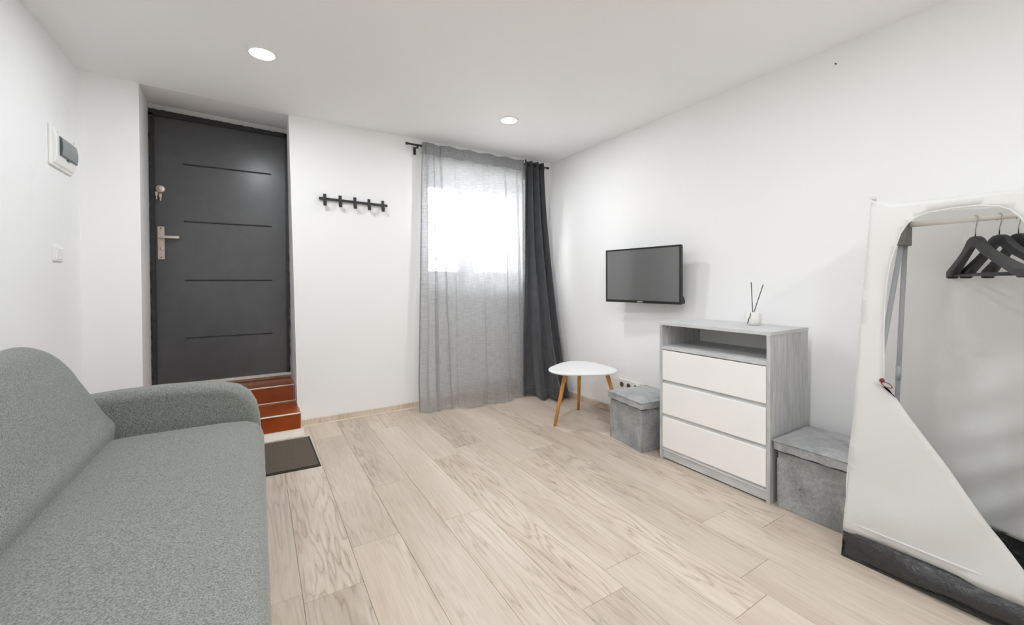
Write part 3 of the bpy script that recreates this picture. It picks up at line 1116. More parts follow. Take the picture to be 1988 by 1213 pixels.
def dark_hem(u, v):
    x, y, z = dark_pt(u, 0.962 + 0.036 * v)
    return (x - 0.002, y - 0.003, z)
grid_surface('bottom_hem', dark_hem, 150, 4, 'dark_cloth', dk, solid=0.003)
def dark_head(u, v):
    x, y, z = dark_pt(u, 0.035 * v)
    return (x, y - 0.004, z)
grid_surface('heading', dark_head, 150, 4, 'dark_cloth', dk, solid=0.003)

# ================================================================== SIDE TABLE
tb = thing('side_table', (2.19, 2.49, 0), 'small white three-legged side table in the corner by the charcoal curtain', 'table')
tc = Vector((2.19, 2.495))
ang0 = math.radians(177)
def tri_r(t, R=0.285, k_=0.10):
    return R * (1 - k_ * (1 - math.cos(3 * (t - ang0))) * 0.95)
prof_t = [(0.0, 0.0), (0.96, 0.0), (0.99, 0.004), (1.0, 0.010), (0.99, 0.016), (0.96, 0.0185), (0.9, 0.019)]
bm = bmesh.new()
N = 96
rings = []
for s, hz in prof_t[1:]:
    ring = []
    for q in range(N):
        t = 2 * math.pi * q / N
        r = tri_r(t) * s
        ring.append(bm.verts.new((tc.x + r * math.cos(t), tc.y + r * math.sin(t), 0.403 + hz)))
    rings.append(ring)
for a, b in zip(rings[:-1], rings[1:]):
    for q in range(N):
        bm.faces.new((a[q], a[(q + 1) % N], b[(q + 1) % N], b[q]))
bm.faces.new(rings[0][::-1]); bm.faces.new(rings[-1])
o = obj('tabletop', bm, 'white_lacquer', tb, smooth=False)
for p in o.data.polygons:
    p.use_smooth = len(p.vertices) < 6
feet = [(1.923, 2.499), (2.345, 2.712), (2.375, 2.225)]
for fx, fy in feet:
    v2 = Vector((fx, fy)) - tc
    top = tc + v2 * 0.60
    bm = bmesh.new(); tube(bm, [(fx, fy, 0.0), (top.x, top.y, 0.404)], [0.0115, 0.0165], 16)
    lg = obj('leg', bm, 'bamboo', tb)
    for p in lg.data.polygons:
        p.use_smooth = len(p.vertices) < 6
    bm = bmesh.new(); tube(bm, [(top.x, top.y, 0.396), (top.x, top.y, 0.404)], 0.030, 20)
    obj('mount_plate', bm, 'white_lacquer', tb)

# ================================================================== WALL SOCKETS
sk = thing('wall_socket', (2.565, 2.36, 0.26), 'white triple power socket low on the wall behind the near ottoman', 'socket')
sk['label'] = 'white triple power socket on the wall right of the side table'
SKX = xr(0.25) - 0.002
obj('surround', box(SKX - 0.010, SKX + 0.002, 2.215, 2.445, 0.215, 0.300), 'white_plastic', sk, bevel=0.004, seg=3)
for q in range(3):
    yc = 2.405 - 0.073 * q
    bm = bmesh.new(); lathe(bm, [(0.029, 0.0), (0.029, -0.004), (0.024, -0.005)], (SKX - 0.010, yc, 0.258), 28, 'x')
    so = obj('outlet', bm, 'white_plastic', sk)
    bm = bmesh.new(); lathe(bm, [(0.0205, -0.0052), (0.0200, -0.0058)], (SKX - 0.010, yc, 0.258), 28, 'x')
    obj('recess', bm, 'socket_hole', so)
    bm = bmesh.new(); tube(bm, [(SKX - 0.016, yc, 0.270), (SKX - 0.024, yc, 0.270)], 0.003, 8)
    obj('earth_pin', bm, 'chrome', so)

# ================================================================== OTTOMANS
def ottoman(name_label, cx, cy, rot, w, d, h, seedv):
    o = thing('storage_ottoman', (cx, cy, 0), name_label, 'ottoman', 'grey velvet cube ottomans', rotz=rot)
    hb = h - 0.075
    # body with slightly bowed sides
    bm = bmesh.new()
    n = 10
    def side_grid(p0, p1, nrm):
        vs = []
        for j in range(n + 1):
            for i in range(n + 1):
                t, s = i / n, j / n
                b_ = -0.006 * math.sin(math.pi * t) * math.sin(math.pi * s) + 0.003 * noise.noise(Vector((t * 3 + seedv, s * 3, nrm[0] * 5 + nrm[1])))* math.sin(math.pi * t)
                vs.append(bm.verts.new((lerp(p0[0], p1[0], t) + nrm[0] * b_, lerp(p0[1], p1[1], t) + nrm[1] * b_, 0.002 + hb * s)))
        for j in range(n):
            for i in range(n):
                a = j * (n + 1) + i
                bm.faces.new((vs[a], vs[a + 1], vs[a + n + 2], vs[a + n + 1]))
    hw, hd = w / 2 - 0.006, d / 2 - 0.006
    side_grid((-hw, -hd), (hw, -hd), (0, -1))
    side_grid((hw, -hd), (hw, hd), (1, 0))
    side_grid((hw, hd), (-hw, hd), (0, 1))
    side_grid((-hw, hd), (-hw, -hd), (-1, 0))
    quad(bm, (-hw, -hd, 0.002), (hw, -hd, 0.002), (hw, hd, 0.002), (-hw, hd, 0.002))
    quad(bm, (-hw, -hd, hb + 0.002), (hw, -hd, hb + 0.002), (hw, hd, hb + 0.002), (-hw, hd, hb + 0.002))
    bmesh.ops.remove_doubles(bm, verts=bm.verts, dist=1e-4)
    body = obj('body', bm, 'velvet', o, local=True, bevel=0.004)
    # corner seams
    for sx in (-1, 1):
        for sy in (-1, 1):
            bm = bmesh.new(); tube(bm, [(sx * hw, sy * hd, 0.004), (sx * hw, sy * hd, hb - 0.03)], 0.0028, 8)
            obj('seam', bm, 'velvet', body, local=True, smooth=True)
    # lid: skirt plus puffy top
    bm = bmesh.new()
    n = 24
    grid = {}
    W2, D2 = w / 2 + 0.010, d / 2 + 0.010
    for j in range(n + 1):
        for i in range(n + 1):
            a, b = i / n * 2 - 1, j / n * 2 - 1
            puff = (1 - a ** 4) * (1 - b ** 4)
            z = h - 0.020 + 0.018 * puff + 0.005 * noise.noise(Vector((a * 1.7 + seedv, b * 1.7, 0))) * puff
            # diagonal creases
            z -= 0.006 * math.exp(-((a - b * 0.6 - 0.2) / 0.10) ** 2) * puff + 0.004 * math.exp(-((a + b * 0.8 + 0.1) / 0.09) ** 2) * puff
            grid[i, j] = bm.verts.new((a * W2 * (1 - 0.012 * abs(b) ** 6), b * D2 * (1 - 0.012 * abs(a) ** 6), z))
    for j in range(n):
        for i in range(n):
            bm.faces.new((grid[i, j], grid[i + 1, j], grid[i + 1, j + 1], grid[i, j + 1]))
    border = [grid[i, 0] for i in range(n)] + [grid[n, j] for j in range(n)] + [grid[i, n] for i in range(n, 0, -1)] + [grid[0, j] for j in range(n, 0, -1)]
    low = [bm.verts.new((v_.co.x * 1.006, v_.co.y * 1.006, h - 0.062 + 0.002 * math.sin(q * 0.9))) for q, v_ in enumerate(border)]
    m_ = len(border)
    for q in range(m_):
        bm.faces.new((border[q], border[(q + 1) % m_], low[(q + 1) % m_], low[q]))
    lid = obj('lid', bm, 'velvet', o, local=True, smooth=True, bevel=0.006, seg=2)
    lid.modifiers['bevel'].angle_limit = math.radians(55)
    bm = bmesh.new()
    ring = [(v_[0] * 1.0, v_[1] * 1.0, h - 0.021) for v_ in ((-W2, -D2), (W2, -D2), (W2, D2), (-W2, D2), (-W2, -D2))]
    pts = []
    for a, b in zip(ring[:-1], ring[1:]):
        for q in range(8):
            pts.append([lerp(a[i], b[i], q / 8) for i in range(3)])
    tube(bm, pts + [pts[0]], 0.003, 8)
    obj('piping', bm, 'velvet', lid, local=True, smooth=True)
    # pulled spots on the front face (faces -x)
    for (yy, zz_) in ((0.05, 0.13),):
        bm = bmesh.new(); lathe(bm, [(0.007, -0.0005), (0.006, -0.003), (0.002, -0.004)], (-hw + 0.001, yy, zz_), 14, 'x')
        obj('stitch_tuft', bm, 'velvet', body, local=True, smooth=True)
    return o

r1 = math.atan2(2.077 - 2.136, -(1.796 - 2.125))
ottoman('grey velvet ottoman with rumpled lid between side table and dresser', 2.272, 1.940, -0.14, 0.335, 0.335, 0.345, 1.0)
ottoman('grey velvet ottoman between the dresser and the white fabric wardrobe', 2.318, 0.874, 0.0, 0.345, 0.300, 0.345, 5.0)

# ================================================================== DRESSER
ds = thing('dresser', (2.33, 1.37, 0), 'grey dresser with open shelf and three white drawers', 'dresser')
DX0, DX1, DY0, DY1 = 2.132, 2.525, 1.045, 1.697
T = 0.018
obj('side_panel', box(DX0, DX1, DY0, DY0 + T, 0.0, 0.834), 'greywood_v', ds, bevel=0.0012)
obj('side_panel', box(DX0, DX1, DY1 - T, DY1, 0.0, 0.834), 'greywood_v', ds, bevel=0.0012)
obj('top_panel', box(DX0 - 0.001, DX1 + 0.002, DY0 - 0.002, DY1 + 0.002, 0.834, 0.852), 'greywood_h', ds, bevel=0.0012)
obj('shelf_board', box(DX0 + 0.002, DX1 - 0.006, DY0 + T, DY1 - T, 0.684, 0.706), 'greywood_h', ds, bevel=0.0012)
obj('back_panel', box(DX1 - 0.006, DX1 - 0.002, DY0 + T, DY1 - T, 0.02, 0.834), 'white_board', ds)
obj('bottom_panel', box(DX0 + 0.03, DX1 - 0.006, DY0 + T, DY1 - T, 0.05, 0.066), 'greywood_h', ds)
obj('plinth', box(DX0 + 0.012, DX0 + 0.028, DY0 + T, DY1 - T, 0.008, 0.066), 'greywood_h', ds, bevel=0.001)
for z0, z1 in ((0.474, 0.496), (0.264, 0.288), (0.064, 0.080)):
    bm = bmesh.new()
    prism(bm, [(DX0 + 0.004, z0 - 0.006), (DX0 + 0.020, z0 + 0.004), (DX0 + 0.030, z0 + 0.004), (DX0 + 0.030, z1 + 0.012), (DX0 + 0.018, z1 + 0.012), (DX0 + 0.016, z0 + 0.012)], 'y', DY0 + T, DY1 - T)
    obj('grip_rail', bm, 'greywood_h', ds)
for z0, z1 in ((0.496, 0.679), (0.288, 0.472), (0.078, 0.264)):
    dw = obj('drawer', box(DX0 + 0.001, DX0 + 0.017, DY0 + T + 0.002, DY1 - T - 0.002, z0, z1), 'white_board', ds, bevel=0.001)
    bm = bmesh.new()
    bx(bm, DX0 + 0.017, DX1 - 0.03, DY0 + 0.035, DY0 + 0.047, z0 + 0.02, z1 - 0.03)
    bx(bm, DX0 + 0.017, DX1 - 0.03, DY1 - 0.047, DY1 - 0.035, z0 + 0.02, z1 - 0.03)
    bx(bm, DX0 + 0.017, DX1 - 0.03, DY0 + 0.047, DY1 - 0.047, z0 + 0.02, z0 + 0.024)
    obj('drawer_box', bm, 'white_board', dw)
bm = bmesh.new(); lathe(bm, [(0.004, 0), (0.004, -0.0015)], (DX0 + 0.055, DY1 - T, 0.818), 12, 'y')
obj('screw_cap', bm, 'black_metal', ds)

# reed diffuser
df = thing('reed_diffuser', (2.40, 1.268, 0.852), 'small white ceramic reed diffuser standing on the dresser', 'diffuser')
cxd, cyd, cz = 2.40, 1.268, 0.852
bm = bmesh.new()
oct_ = [(1, 0.45), (0.45, 1), (-0.45, 1), (-1, 0.45), (-1, -0.45), (-0.45, -1), (0.45, -1), (1, -0.45)]
levels = [(0.024, 0.0), (0.036, 0.012), (0.041, 0.044), (0.037, 0.072), (0.014, 0.075), (0.013, 0.060)]
rings = []
for r, hz in levels:
    rings.append([bm.verts.new((cxd + r * a, cyd + r * b, cz + hz)) for a, b in oct_])
for a, b in zip(rings[:-1], rings[1:]):
    for q in range(8):
        bm.faces.new((a[q], a[(q + 1) % 8], b[(q + 1) % 8], b[q]))
bm.faces.new(rings[0][::-1]); bm.faces.new(rings[-1])
pot = obj('pot', bm, 'ceramic', df, bevel=0.003)
bm = bmesh.new()
tube(bm, [(cxd - 0.036, cyd - 0.004, cz + 0.073), (cxd - 0.0415, cyd - 0.005, cz + 0.052), (cxd - 0.0415, cyd + 0.003, cz + 0.038), (cxd - 0.038, cyd + 0.011, cz + 0.012)], 0.0022, 8)
obj('painted_bolt', bm, 'reed', pot, smooth=True)
for (dx, dy, dz) in ((0.0, 0.012, 0.245), (0.012, -0.048, 0.232)):
    bm = bmesh.new(); tube(bm, [(cxd, cyd + 0.002, cz + 0.055), (cxd + dx, cyd + dy, cz + dz)], 0.0022, 8)
    obj('reed', bm, 'reed', df, smooth=True)

# ================================================================== TELEVISION
tvr = math.atan2(2.500 - 2.435, 2.465 - 1.815)
tv = thing('television', (2.468, 2.14, 0.942), 'wall-mounted flat television above the dresser, screen off', 'television', rotz=tvr)
TW, TH = 0.66, 0.42
bm = bmesh.new()
b_ = 0.012
# bezel: four bars around the glass, screen faces -x
bx(bm, -0.004, 0.02, -TW / 2, TW / 2, TH - b_, TH)
bx(bm, -0.004, 0.02, -TW / 2, TW / 2, 0.0, 0.020)
bx(bm, -0.004, 0.02, -TW / 2, -TW / 2 + b_, 0.020, TH - b_)
bx(bm, -0.004, 0.02, TW / 2 - b_, TW / 2, 0.020, TH - b_)
obj('bezel', bm, 'tv_body', tv, local=True, bevel=0.002)
obj('screen', box(0.0, 0.012, -TW / 2 + b_ - 0.002, TW / 2 - b_ + 0.002, 0.018, TH - b_ + 0.002), 'tv_screen', tv, local=True)
obj('rear_cover', box(0.018, 0.036, -TW / 2 + 0.004, TW / 2 - 0.004, 0.006, TH - 0.004), 'tv_body', tv, local=True, bevel=0.006)
bm = bmesh.new()
prism(bm, [(0.030, 0.004), (0.066, 0.004), (0.066, 0.030), (0.048, 0.055), (0.030, 0.060)], 'y', -TW / 2 + 0.006, TW / 2 - 0.006)
obj('rear_housing', bm, 'tv_body', tv, local=True, bevel=0.004)
bd = obj('badge', box(-0.0058, -0.0038, -0.024, 0.024, 0.005, 0.0135), 'chrome', tv, local=True)
bm = bmesh.new()
for q in range(7):
    bx(bm, -0.0066, -0.0058, -0.021 + q * 0.0061, -0.021 + q * 0.0061 + 0.0042, 0.0068, 0.0118)
obj('badge_lettering', bm, 'white_plastic', bd, local=True)
bm = bmesh.new()
bx(bm, 0.034, 0.044, -0.10, 0.10, 0.12, 0.32)
bx(bm, 0.044, 0.122, -0.03, 0.03, 0.19, 0.25)
obj('wall_mount', bm, 'black_metal', tv, local=True, bevel=0.002)
bm = bmesh.new()
bx(bm, 0.105, 0.147, -0.06, 0.06, 0.13, 0.31)
obj('mount_plate', bm, 'black_metal', tv, local=True, bevel=0.002)

# ================================================================== FABRIC WARDROBE
wdv = thing('fabric_wardrobe', (2.23, 0.33, 0), 'white plastic fabric wardrobe with black base, its zip door hanging open', 'wardrobe')
WY0, WY1 = -0.045, 0.70       # near and far side at the floor
XBK = 2.485
ZT = 1.43
def wfx(z):
    return 1.98 + 0.07 * z
def wy1(z):
    return WY1 - 0.041 * z
def wy0(z):
    return WY0 + 0.041 * z
def wrk(a, b, c, s=0.006):
    p = Vector((a, b, c))
    return s * (noise.noise(p * 4.0) + 0.5 * noise.noise(p * 9.0 + Vector((3, 1, 7))))
# ---- front sheet with the zipped opening
opening = [(0.585, 0.712), (0.590, 0.893), (0.589, 1.03), (0.585, 1.10), (0.577, 1.17), (0.565, 1.225), (0.550, 1.28), (0.530, 1.318), (0.505, 1.338), (0.478, 1.348), (0.414, 1.355), (0.353, 1.354), (0.308, 1.344), (0.285, 1.330), (0.265, 1.305), (0.24, 1.26), (0.20, 1.18), (0.16, 1.06), (0.135, 0.90), (0.13, 0.60), (0.13, 0.14), (0.205, 0.14), (0.241, 0.212), (0.308, 0.303), (0.416, 0.468), (0.519, 0.618), (0.562, 0.685)]
BZ = 0.104
def top_edge(y):
    t = (y - wy0(ZT)) / (wy1(ZT) - wy0(ZT))
    s = abs(t * 2 - 1)
    return ZT - 0.036 * (1 - s ** 5)
outer = []
for q in range(25):
    outer.append((lerp(wy1(BZ), wy0(BZ), q / 24), BZ))
for q in range(1, 25):
    z = lerp(BZ, ZT, q / 24)
    outer.append((wy0(z), z))
for q in range(1, 25):
    y = lerp(wy0(ZT), wy1(ZT), q / 24)
    outer.append((y, top_edge(y)))
for q in range(1, 24):
    z = lerp(ZT, BZ, q / 24)
    outer.append((wy1(z), z))
def densify(p, step):
    r = []
    for i in range(len(p)):
        a, b = Vector(p[i]), Vector(p[(i + 1) % len(p)])
        n_ = max(1, int((b - a).length / step))
        for q in range(n_):
            r.append(tuple(a.lerp(b, q / n_)))
    return r
def inside(pt, poly):
    x, y = pt
    c = False
    for i in range(len(poly)):
        x0, y0 = poly[i]
        x1, y1 = poly[i - 1]
        if (y0 > y) != (y1 > y) and x < (x1 - x0) * (y - y0) / (y1 - y0) + x0:
            c = not c
    return c
hole = densify(opening, 0.02)
outer_d = densify(outer, 0.025)
pts2 = [Vector(p) for p in outer_d] + [Vector(p) for p in hole]
edges = [(i, (i + 1) % len(outer_d)) for i in range(len(outer_d))]
o0 = len(outer_d)
edges += [(o0 + i, o0 + (i + 1) % len(hole)) for i in range(len(hole))]
for a in range(1, 34):
    for b in range(1, 58):
        p = (WY0 + a * 0.0226, BZ + b * 0.0232)
        if inside(p, outer_d) and not inside(p, hole):
            if min((Vector(p) - q).length for q in pts2[:o0 + len(hole)]) > 0.010:
                pts2.append(Vector(p))
vv, ee, ff, *_ = delaunay_2d_cdt(pts2, edges, [], 0, 1e-5)
bm = bmesh.new()
bv = []
for p in vv:
    y, z = p.x, p.y
    # tension creases along the flap, sag above the opening
    d = wrk(y, z, 0.3, 0.004)
    if z < 0.75:
        dd = (y - 0.585) * 0.87 + (z - 0.712) * -0.49
        d += 0.010 * math.sin((y * 0.5 + z) * 22 + 2 * noise.noise(Vector((y * 5, z * 3, 0)))) * max(0, 0.75 - z)
        # lower flap bellies out into the room toward the open end
        d -= 0.02 * max(0, (0.585 - y)) * math.sin(math.pi * min(1, max(0, z / 0.75)))
    bv.append(bm.verts.new((wfx(z) + d, y, z)))
for f in ff:
    c = sum((vv[i] for i in f), Vector((0, 0))) / len(f)
    if inside(c, hole) or not inside(c, outer_d):
        continue
    try:
        bm.faces.new([bv[i] for i in f])
    except ValueError:
        pass
loose = [v_ for v_ in bm.verts if not v_.link_faces]
bmesh.ops.delete(bm, geom=loose, context='VERTS')
fr = obj('front_sheet', bm, 'film_white', wdv, smooth=True, solid=0.0016)
# welt of the zip along the opening
bm = bmesh.new()
tube(bm, [(wfx(z) - 0.001 + wrk(y, z, 0.3, 0.004), y, z) for y, z in densify(opening, 0.03)[:-1]][0:60], 0.0028, 8)
obj('zip_edge', bm, 'film_white', fr, smooth=True)
# flap top folded over beside the zip pull and the hem above the base
bm = bmesh.new()
prism(bm, [(0.600, 0.722), (0.612, 0.716), (0.600, 0.708), (0.565, 0.690), (0.556, 0.676), (0.585, 0.712)], 'x', wfx(0.7) - 0.014, wfx(0.7) - 0.006)
obj('folded_tip', bm, 'film_white', fr, bevel=0.002)
zp = bmesh.new()
lathe(zp, [(0.002, -0.007), (0.0075, -0.003), (0.0075, 0.003), (0.002, 0.007)], (wfx(0.7) - 0.02, 0.585, 0.724), 14, 'x')
zpo = obj('zip_slider', zp, 'red', wdv, smooth=True)
bm = bmesh.new()
rc = Vector((wfx(0.7) - 0.022, 0.570, 0.709))
tube(bm, [rc + Vector((0.006 * math.sin(t), 0.015 * math.cos(t), -0.006 * math.cos(t) * -1.0 + 0.007 * math.sin(t))) for t in [2 * math.pi * q / 20 for q in range(21)]], 0.0016, 8)
obj('pull_ring', bm, 'red', zpo, smooth=True)
# ---- other sheets
def far_side(u, v):
    z = lerp(BZ, ZT, v)
    x = lerp(wfx(z), XBK - 0.01 * v, u)
    return (x, wy1(z) + wrk(x, 1.0, z, 0.006), z)
grid_surface('side_sheet', far_side, 24, 50, 'film_white', wdv, solid=0.0016)
def near_side(u, v):
    z = lerp(BZ, ZT, v)
    x = lerp(wfx(z), XBK - 0.01 * v, u)
    return (x, wy0(z) + wrk(x, 2.0, z, 0.006), z)
grid_surface('side_sheet', near_side, 24, 50, 'film_white', wdv, solid=0.0016)
def back_sheet(u, v):
    z = lerp(BZ, ZT, v)
    y = lerp(wy0(z), wy1(z), u)
    w = wrk(y, 3.0, z, 0.014) + 0.011 * math.sin((z * 1.6 + y * 1.1) * 24 + 3 * noise.noise(Vector((y * 4, z * 2, 5)))) * max(0.15, 1 - z)
    return (XBK - 0.01 * v + w * math.sin(math.pi * u) ** 0.5 if 0 < u < 1 else XBK - 0.01 * v, y, z)
grid_surface('back_sheet', back_sheet, 50, 70, 'film_white', wdv, solid=0.0016)
def roof(u, v):
    y = lerp(wy0(ZT), wy1(ZT), v)
    x = lerp(wfx(ZT), XBK - 0.01, u)
    return (x, y, top_edge(y) - 0.01 * math.sin(math.pi * u) * math.sin(math.pi * v))
grid_surface('top_sheet', roof, 16, 24, 'film_white', wdv, solid=0.0016)
# pointed corners
for yy, s in ((wy1(ZT), 1), (wy0(ZT), -1)):
    bm = bmesh.new(); tube(bm, [(wfx(ZT), yy - s * 0.014, ZT - 0.006), (wfx(ZT) - 0.002, yy + s * 0.004, ZT + 0.004)], [0.008, 0.002], 8)
    obj('corner_tip', bm, 'film_white', wdv, smooth=True)
# hem seams of the front sheet
bm = bmesh.new(); tube(bm, [(wfx(0.145) - 0.003 + wrk(y, 0.145, 0.3, 0.004), y, 0.145) for y in [lerp(wy1(0.145) - 0.005, 0.21, q / 20) for q in range(21)]], 0.003, 6)
obj('hem_seam', bm, 'film_white', fr, smooth=True)
# ---- black base tub
def base_ring(kind):
    def front(u, v):
        y = lerp(WY0, WY1, u)
        z = lerp(0.004 + 0.020 * math.sin(math.pi * u) ** 2, BZ + 0.006, v)
        bow = -0.030 * math.sin(math.pi * u) * math.sin(math.pi * min(1, v * 1.0)) + 0.010 * noise.noise(Vector((y * 9, z * 14, 0)))
        return (wfx(z) + bow, lerp(wy0(z), wy1(z), u), z)
    def back(u, v):
        z = lerp(0.004, BZ + 0.006, v)
        return (XBK + 0.002, lerp(wy0(z), wy1(z), u), z)
    def far(u, v):
        z = lerp(0.004, BZ + 0.006, v)
        return (lerp(wfx(z), XBK, u), wy1(z) + 0.008 * noise.noise(Vector((u * 6, z * 12, 4))) * math.sin(math.pi * u), z)
    def near(u, v):
        z = lerp(0.004, BZ + 0.006, v)
        return (lerp(wfx(z), XBK, u), wy0(z), z)
    def bottom(u, v):
        x, y = lerp(wfx(0), XBK, u), lerp(WY0, WY1, v)
        return (x, y, 0.008 + 0.018 * max(0, noise.noise(Vector((x * 7, y * 7, 2)))) * math.sin(math.pi * u) * math.sin(math.pi * v))
    return dict(front=front, back=back, far=far, near=near, bottom=bottom)[kind]
for kk in ('front', 'back', 'far', 'near', 'bottom'):
    grid_surface('base_floor' if kk == 'bottom' else 'base_band', base_ring(kk), 60 if kk in ('front', 'back', 'bottom') else 24, 40 if kk == 'bottom' else 10, 'film_black', wdv, solid=0.0016)
# ---- tube frame
RX, RZZ = 2.222, 1.325
YE = 0.578
for yy, s in ((YE, 1), (0.075, -1)):
    jb = bmesh.new()
    prism(jb, [(RX - 0.026, RZZ + 0.016), (RX + 0.012, RZZ + 0.026), (RX + 0.024, RZZ + 0.004), (RX + 0.020, RZZ - 0.085), (RX - 0.050, RZZ - 0.082)], 'y', yy - 0.017, yy + 0.017)
    obj('corner_joint', jb, 'grey_joint', wdv, bevel=0.004)
    for (fx, fy) in ((2.005, 0.688 if s > 0 else -0.03), (2.455, 0.680 if s > 0 else -0.025)):
        bm = bmesh.new()
        a = Vector((RX + (0.008 if fx > RX else -0.028), yy, RZZ - 0.055))
        b = Vector((fx, fy, 0.02))
        tube(bm, [a, b], 0.0085, 14)
        lg = obj('leg_tube', bm, 'grey_tube', wdv, smooth=True)
        m0, m1 = a.lerp(b, 0.424), a.lerp(b, 0.474)
        bm = bmesh.new(); tube(bm, [m0, m1], 0.0098, 14)
        obj('tube_sleeve', bm, 'steel', lg, smooth=True)
bm = bmesh.new(); tube(bm, [(RX, YE - 0.012, RZZ), (RX, 0.085, RZZ)], 0.0105, 16)
obj('hanging_rod', bm, 'cream_tube', wdv, smooth=True)

# ================================================================== HANGERS
def hanger_mesh_parts(root):
    """local frame: width along x, hook up, rod centre at origin"""
    AZ = -0.060
    up_ = [(0.0, AZ), (0.020, AZ - 0.002), (0.040, AZ - 0.012), (0.058, AZ - 0.034), (0.085, AZ - 0.060), (0.13, AZ - 0.090), (0.19, AZ - 0.124), (0.232, AZ - 0.145), (0.250, AZ - 0.156)]
    lo_ = [(0.0, AZ - 0.046), (0.020, AZ - 0.054), (0.040, AZ - 0.070), (0.060, AZ - 0.083), (0.085, AZ - 0.098), (0.13, AZ - 0.124), (0.19, AZ - 0.158), (0.224, AZ - 0.178), (0.242, AZ - 0.178)]
    th = [0.0085, 0.0085, 0.009, 0.010, 0.011, 0.013, 0.016, 0.018, 0.016]
    bend = [0.0, 0.0005, 0.001, 0.002, 0.004, 0.008, 0.014, 0.019, 0.021]
    bm = bmesh.new()
    secs = []
    n_ = len(up_)
    up_ = [(a * 1.10, AZ + (b - AZ) * 0.82) for a, b in up_]
    lo_ = [(a * 1.10, AZ + (b - AZ) * 0.82) for a, b in lo_]
    order = [(-1, i) for i in range(n_ - 1, 0, -1)] + [(1, i) for i in range(n_)]
    for s, i in order:
        (ux, uz), (lx, lz), t, b = up_[i], lo_[i], th[i], bend[i]
        secs.append([bm.verts.new(p) for p in ((s * ux, b - t, uz), (s * ux, b + t, uz), (s * lx, b + t, lz), (s * lx, b - t, lz))])
    for a, b in zip(secs[:-1], secs[1:]):
        for q in range(4):
            bm.faces.new((a[q], a[(q + 1) % 4], b[(q + 1) % 4], b[q]))
    bm.faces.new(secs[0][::-1]); bm.faces.new(secs[-1])
    obj('shoulders', bm, 'hanger', root, local=True, bevel=0.004, seg=2)
    bm = bmesh.new(); tube(bm, [(-0.25, 0.017, AZ - 0.139), (0.25, 0.017, AZ - 0.139)], 0.0055, 12)
    obj('trouser_bar', bm, 'hanger', root, local=True, smooth=True)
    for s in (-1, 1):
        bm = bmesh.new()
        bx(bm, s * 0.264 - 0.012, s * 0.264 + 0.012, 0.004, 0.036, AZ - 0.153, AZ - 0.121)
        obj('end_cap', bm, 'hanger', root, local=True, bevel=0.005, seg=2)
    bm = bmesh.new()
    R = 0.0155
    pts = [(0, 0, AZ - 0.002), (0, 0, AZ + 0.022), (0.006, 0, AZ + 0.034), (0.0125, 0, -0.012)]
    pts += [(R * math.cos(t), 0, R * math.sin(t)) for t in [math.radians(a) for a in range(-20, 216, 18)]]
    tube(bm, pts, 0.0017, 8)
    obj('hook', bm, 'chrome', root, local=True, smooth=True)

HL = ['black wooden hanger nearest the front of the wardrobe rail, hanging leftmost', 'black wooden hanger in the middle of the three on the rail', 'black wooden hanger cut off by the right edge, rightmost on the rail']
hg0 = None
for q, (yy, ang) in enumerate(((0.386, 28.0), (0.329, 32.0), (0.286, 28.5))):
    if hg0 is None:
        hg = thing('clothes_hanger', (RX, yy, RZZ - 0.003), HL[0], 'hanger', 'hangers in the fabric wardrobe', rotz=math.radians(ang + 180))
        hanger_mesh_parts(hg)
        hg0 = hg
    else:
        hg = hg0.copy()
        COL.objects.link(hg)
        hg.location = (RX, yy, RZZ - 0.003)
        hg.rotation_euler = (0, 0, math.radians(ang + 180))
        for ch in [c for c in hg0.children]:
            c = ch.copy()
            COL.objects.link(c)
            c.parent = hg
    hg['label'] = HL[q]
hg0['label'] = 'black wooden hanger hanging leftmost on the wardrobe rail'

# ================================================================== CEILING LIGHTS
def downlight(x, y, label):
    o = thing('ceiling_light', (x, y, ZC), label, 'ceiling light', 'recessed ceiling lights')
    bm = bmesh.new()
    lathe(bm, [(0.074, 0.0), (0.074, -0.004), (0.066, -0.009), (0.062, -0.009), (0.062, 0.0)], (x, y, ZC), 40)
    obj('trim_ring', bm, 'white_plastic', o)
    bm = bmesh.new()
    lathe(bm, [(0.061, -0.004), (0.060, -0.0075)], (x, y, ZC), 40)
    obj('diffuser', bm, 'lamp', o)
    ld = bpy.data.lights.new('lamp_light', 'AREA')
    ld.shape = 'DISK'
    ld.size = 0.118
    ld.energy = LAMP
    ld.color = (0.925, 0.968, 1.0)
    lo = bpy.data.objects.new('lamp_light', ld)
    COL.objects.link(lo)
    lo.parent = o
    lo.location = (0, 0, -0.0085)
downlight(0.03, 2.67, 'round recessed ceiling light nearest the dark door')
downlight(1.685, 2.76, 'round recessed ceiling light in front of the curtained window')
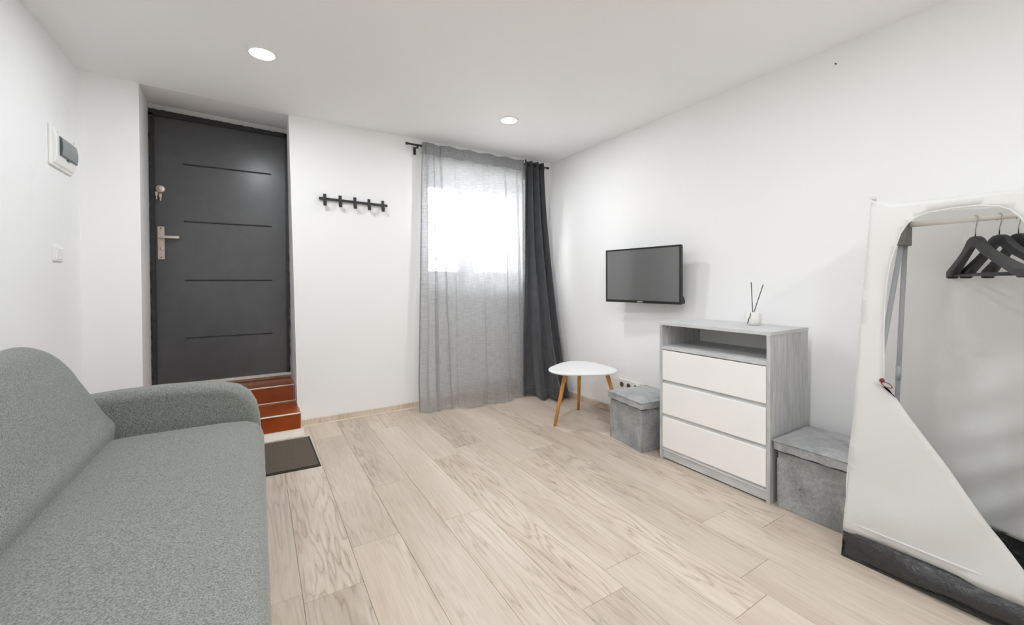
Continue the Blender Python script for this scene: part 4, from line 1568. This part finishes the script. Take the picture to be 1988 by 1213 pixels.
downlight(0.10, 0.80, 'unseen round ceiling light added over the sofa to brighten the near room')  # this and the next three: added unseen lamps, placed to brighten the near side
downlight(1.25, 0.80, 'unseen round ceiling light added to brighten the wardrobe side')
downlight(0.10, -0.75, 'unseen round ceiling light added behind the camera on the sofa side')
downlight(1.25, -0.75, 'unseen round ceiling light added behind the camera on the wardrobe side')

# small nail in the right wall
nl = thing('wall_nail', (xr(2.28), 0.98, 2.27), 'tiny dark nail high in the white wall near the ceiling', 'nail')
bm = bmesh.new(); tube(bm, [(xr(2.28), 0.98, 2.28), (xr(2.28) - 0.008, 0.98, 2.28)], 0.0025, 8)
obj('shank', bm, 'black_metal', nl)
bm = bmesh.new(); tube(bm, [(xr(2.28) - 0.008, 0.98, 2.28), (xr(2.28) - 0.010, 0.98, 2.28)], 0.004, 10)
obj('head', bm, 'black_metal', nl)

# ================================================================== OUTSIDE
gr = box(-6, 14, 4.3, 14, -0.3, 0.0)
tag(obj('courtyard_ground', gr, 'asphalt'), 'pale courtyard paving outside the window', 'ground', kind='structure')
bd_ = thing('house_across', (3.5, 8.2, 0), 'pale rendered house seen through the window and sheer curtain', 'building')
obj('facade', box(-2.0, 10.0, 8.2, 8.6, 0.0, 4.6), 'facade', bd_)
obj('cornice', box(-2.0, 10.0, 8.05, 8.22, 2.30, 2.42), 'facade', bd_, bevel=0.01)
obj('cornice', box(-2.0, 10.0, 8.12, 8.22, 1.42, 1.50), 'facade', bd_, bevel=0.01)
for q in range(5):
    x = 1.6 + q * 1.12
    f = bmesh.new()
    bx(f, x, x + 0.62, 8.14, 8.2, 2.95, 3.02)
    bx(f, x, x + 0.62, 8.14, 8.2, 1.62, 1.70)
    bx(f, x, x + 0.07, 8.14, 8.2, 1.70, 2.95)
    bx(f, x + 0.55, x + 0.62, 8.14, 8.2, 1.70, 2.95)
    w_ = obj('window', f, 'facade_trim', bd_)
    obj('pane', box(x + 0.07, x + 0.55, 8.185, 8.195, 1.70, 2.95), 'facade_pane', w_)
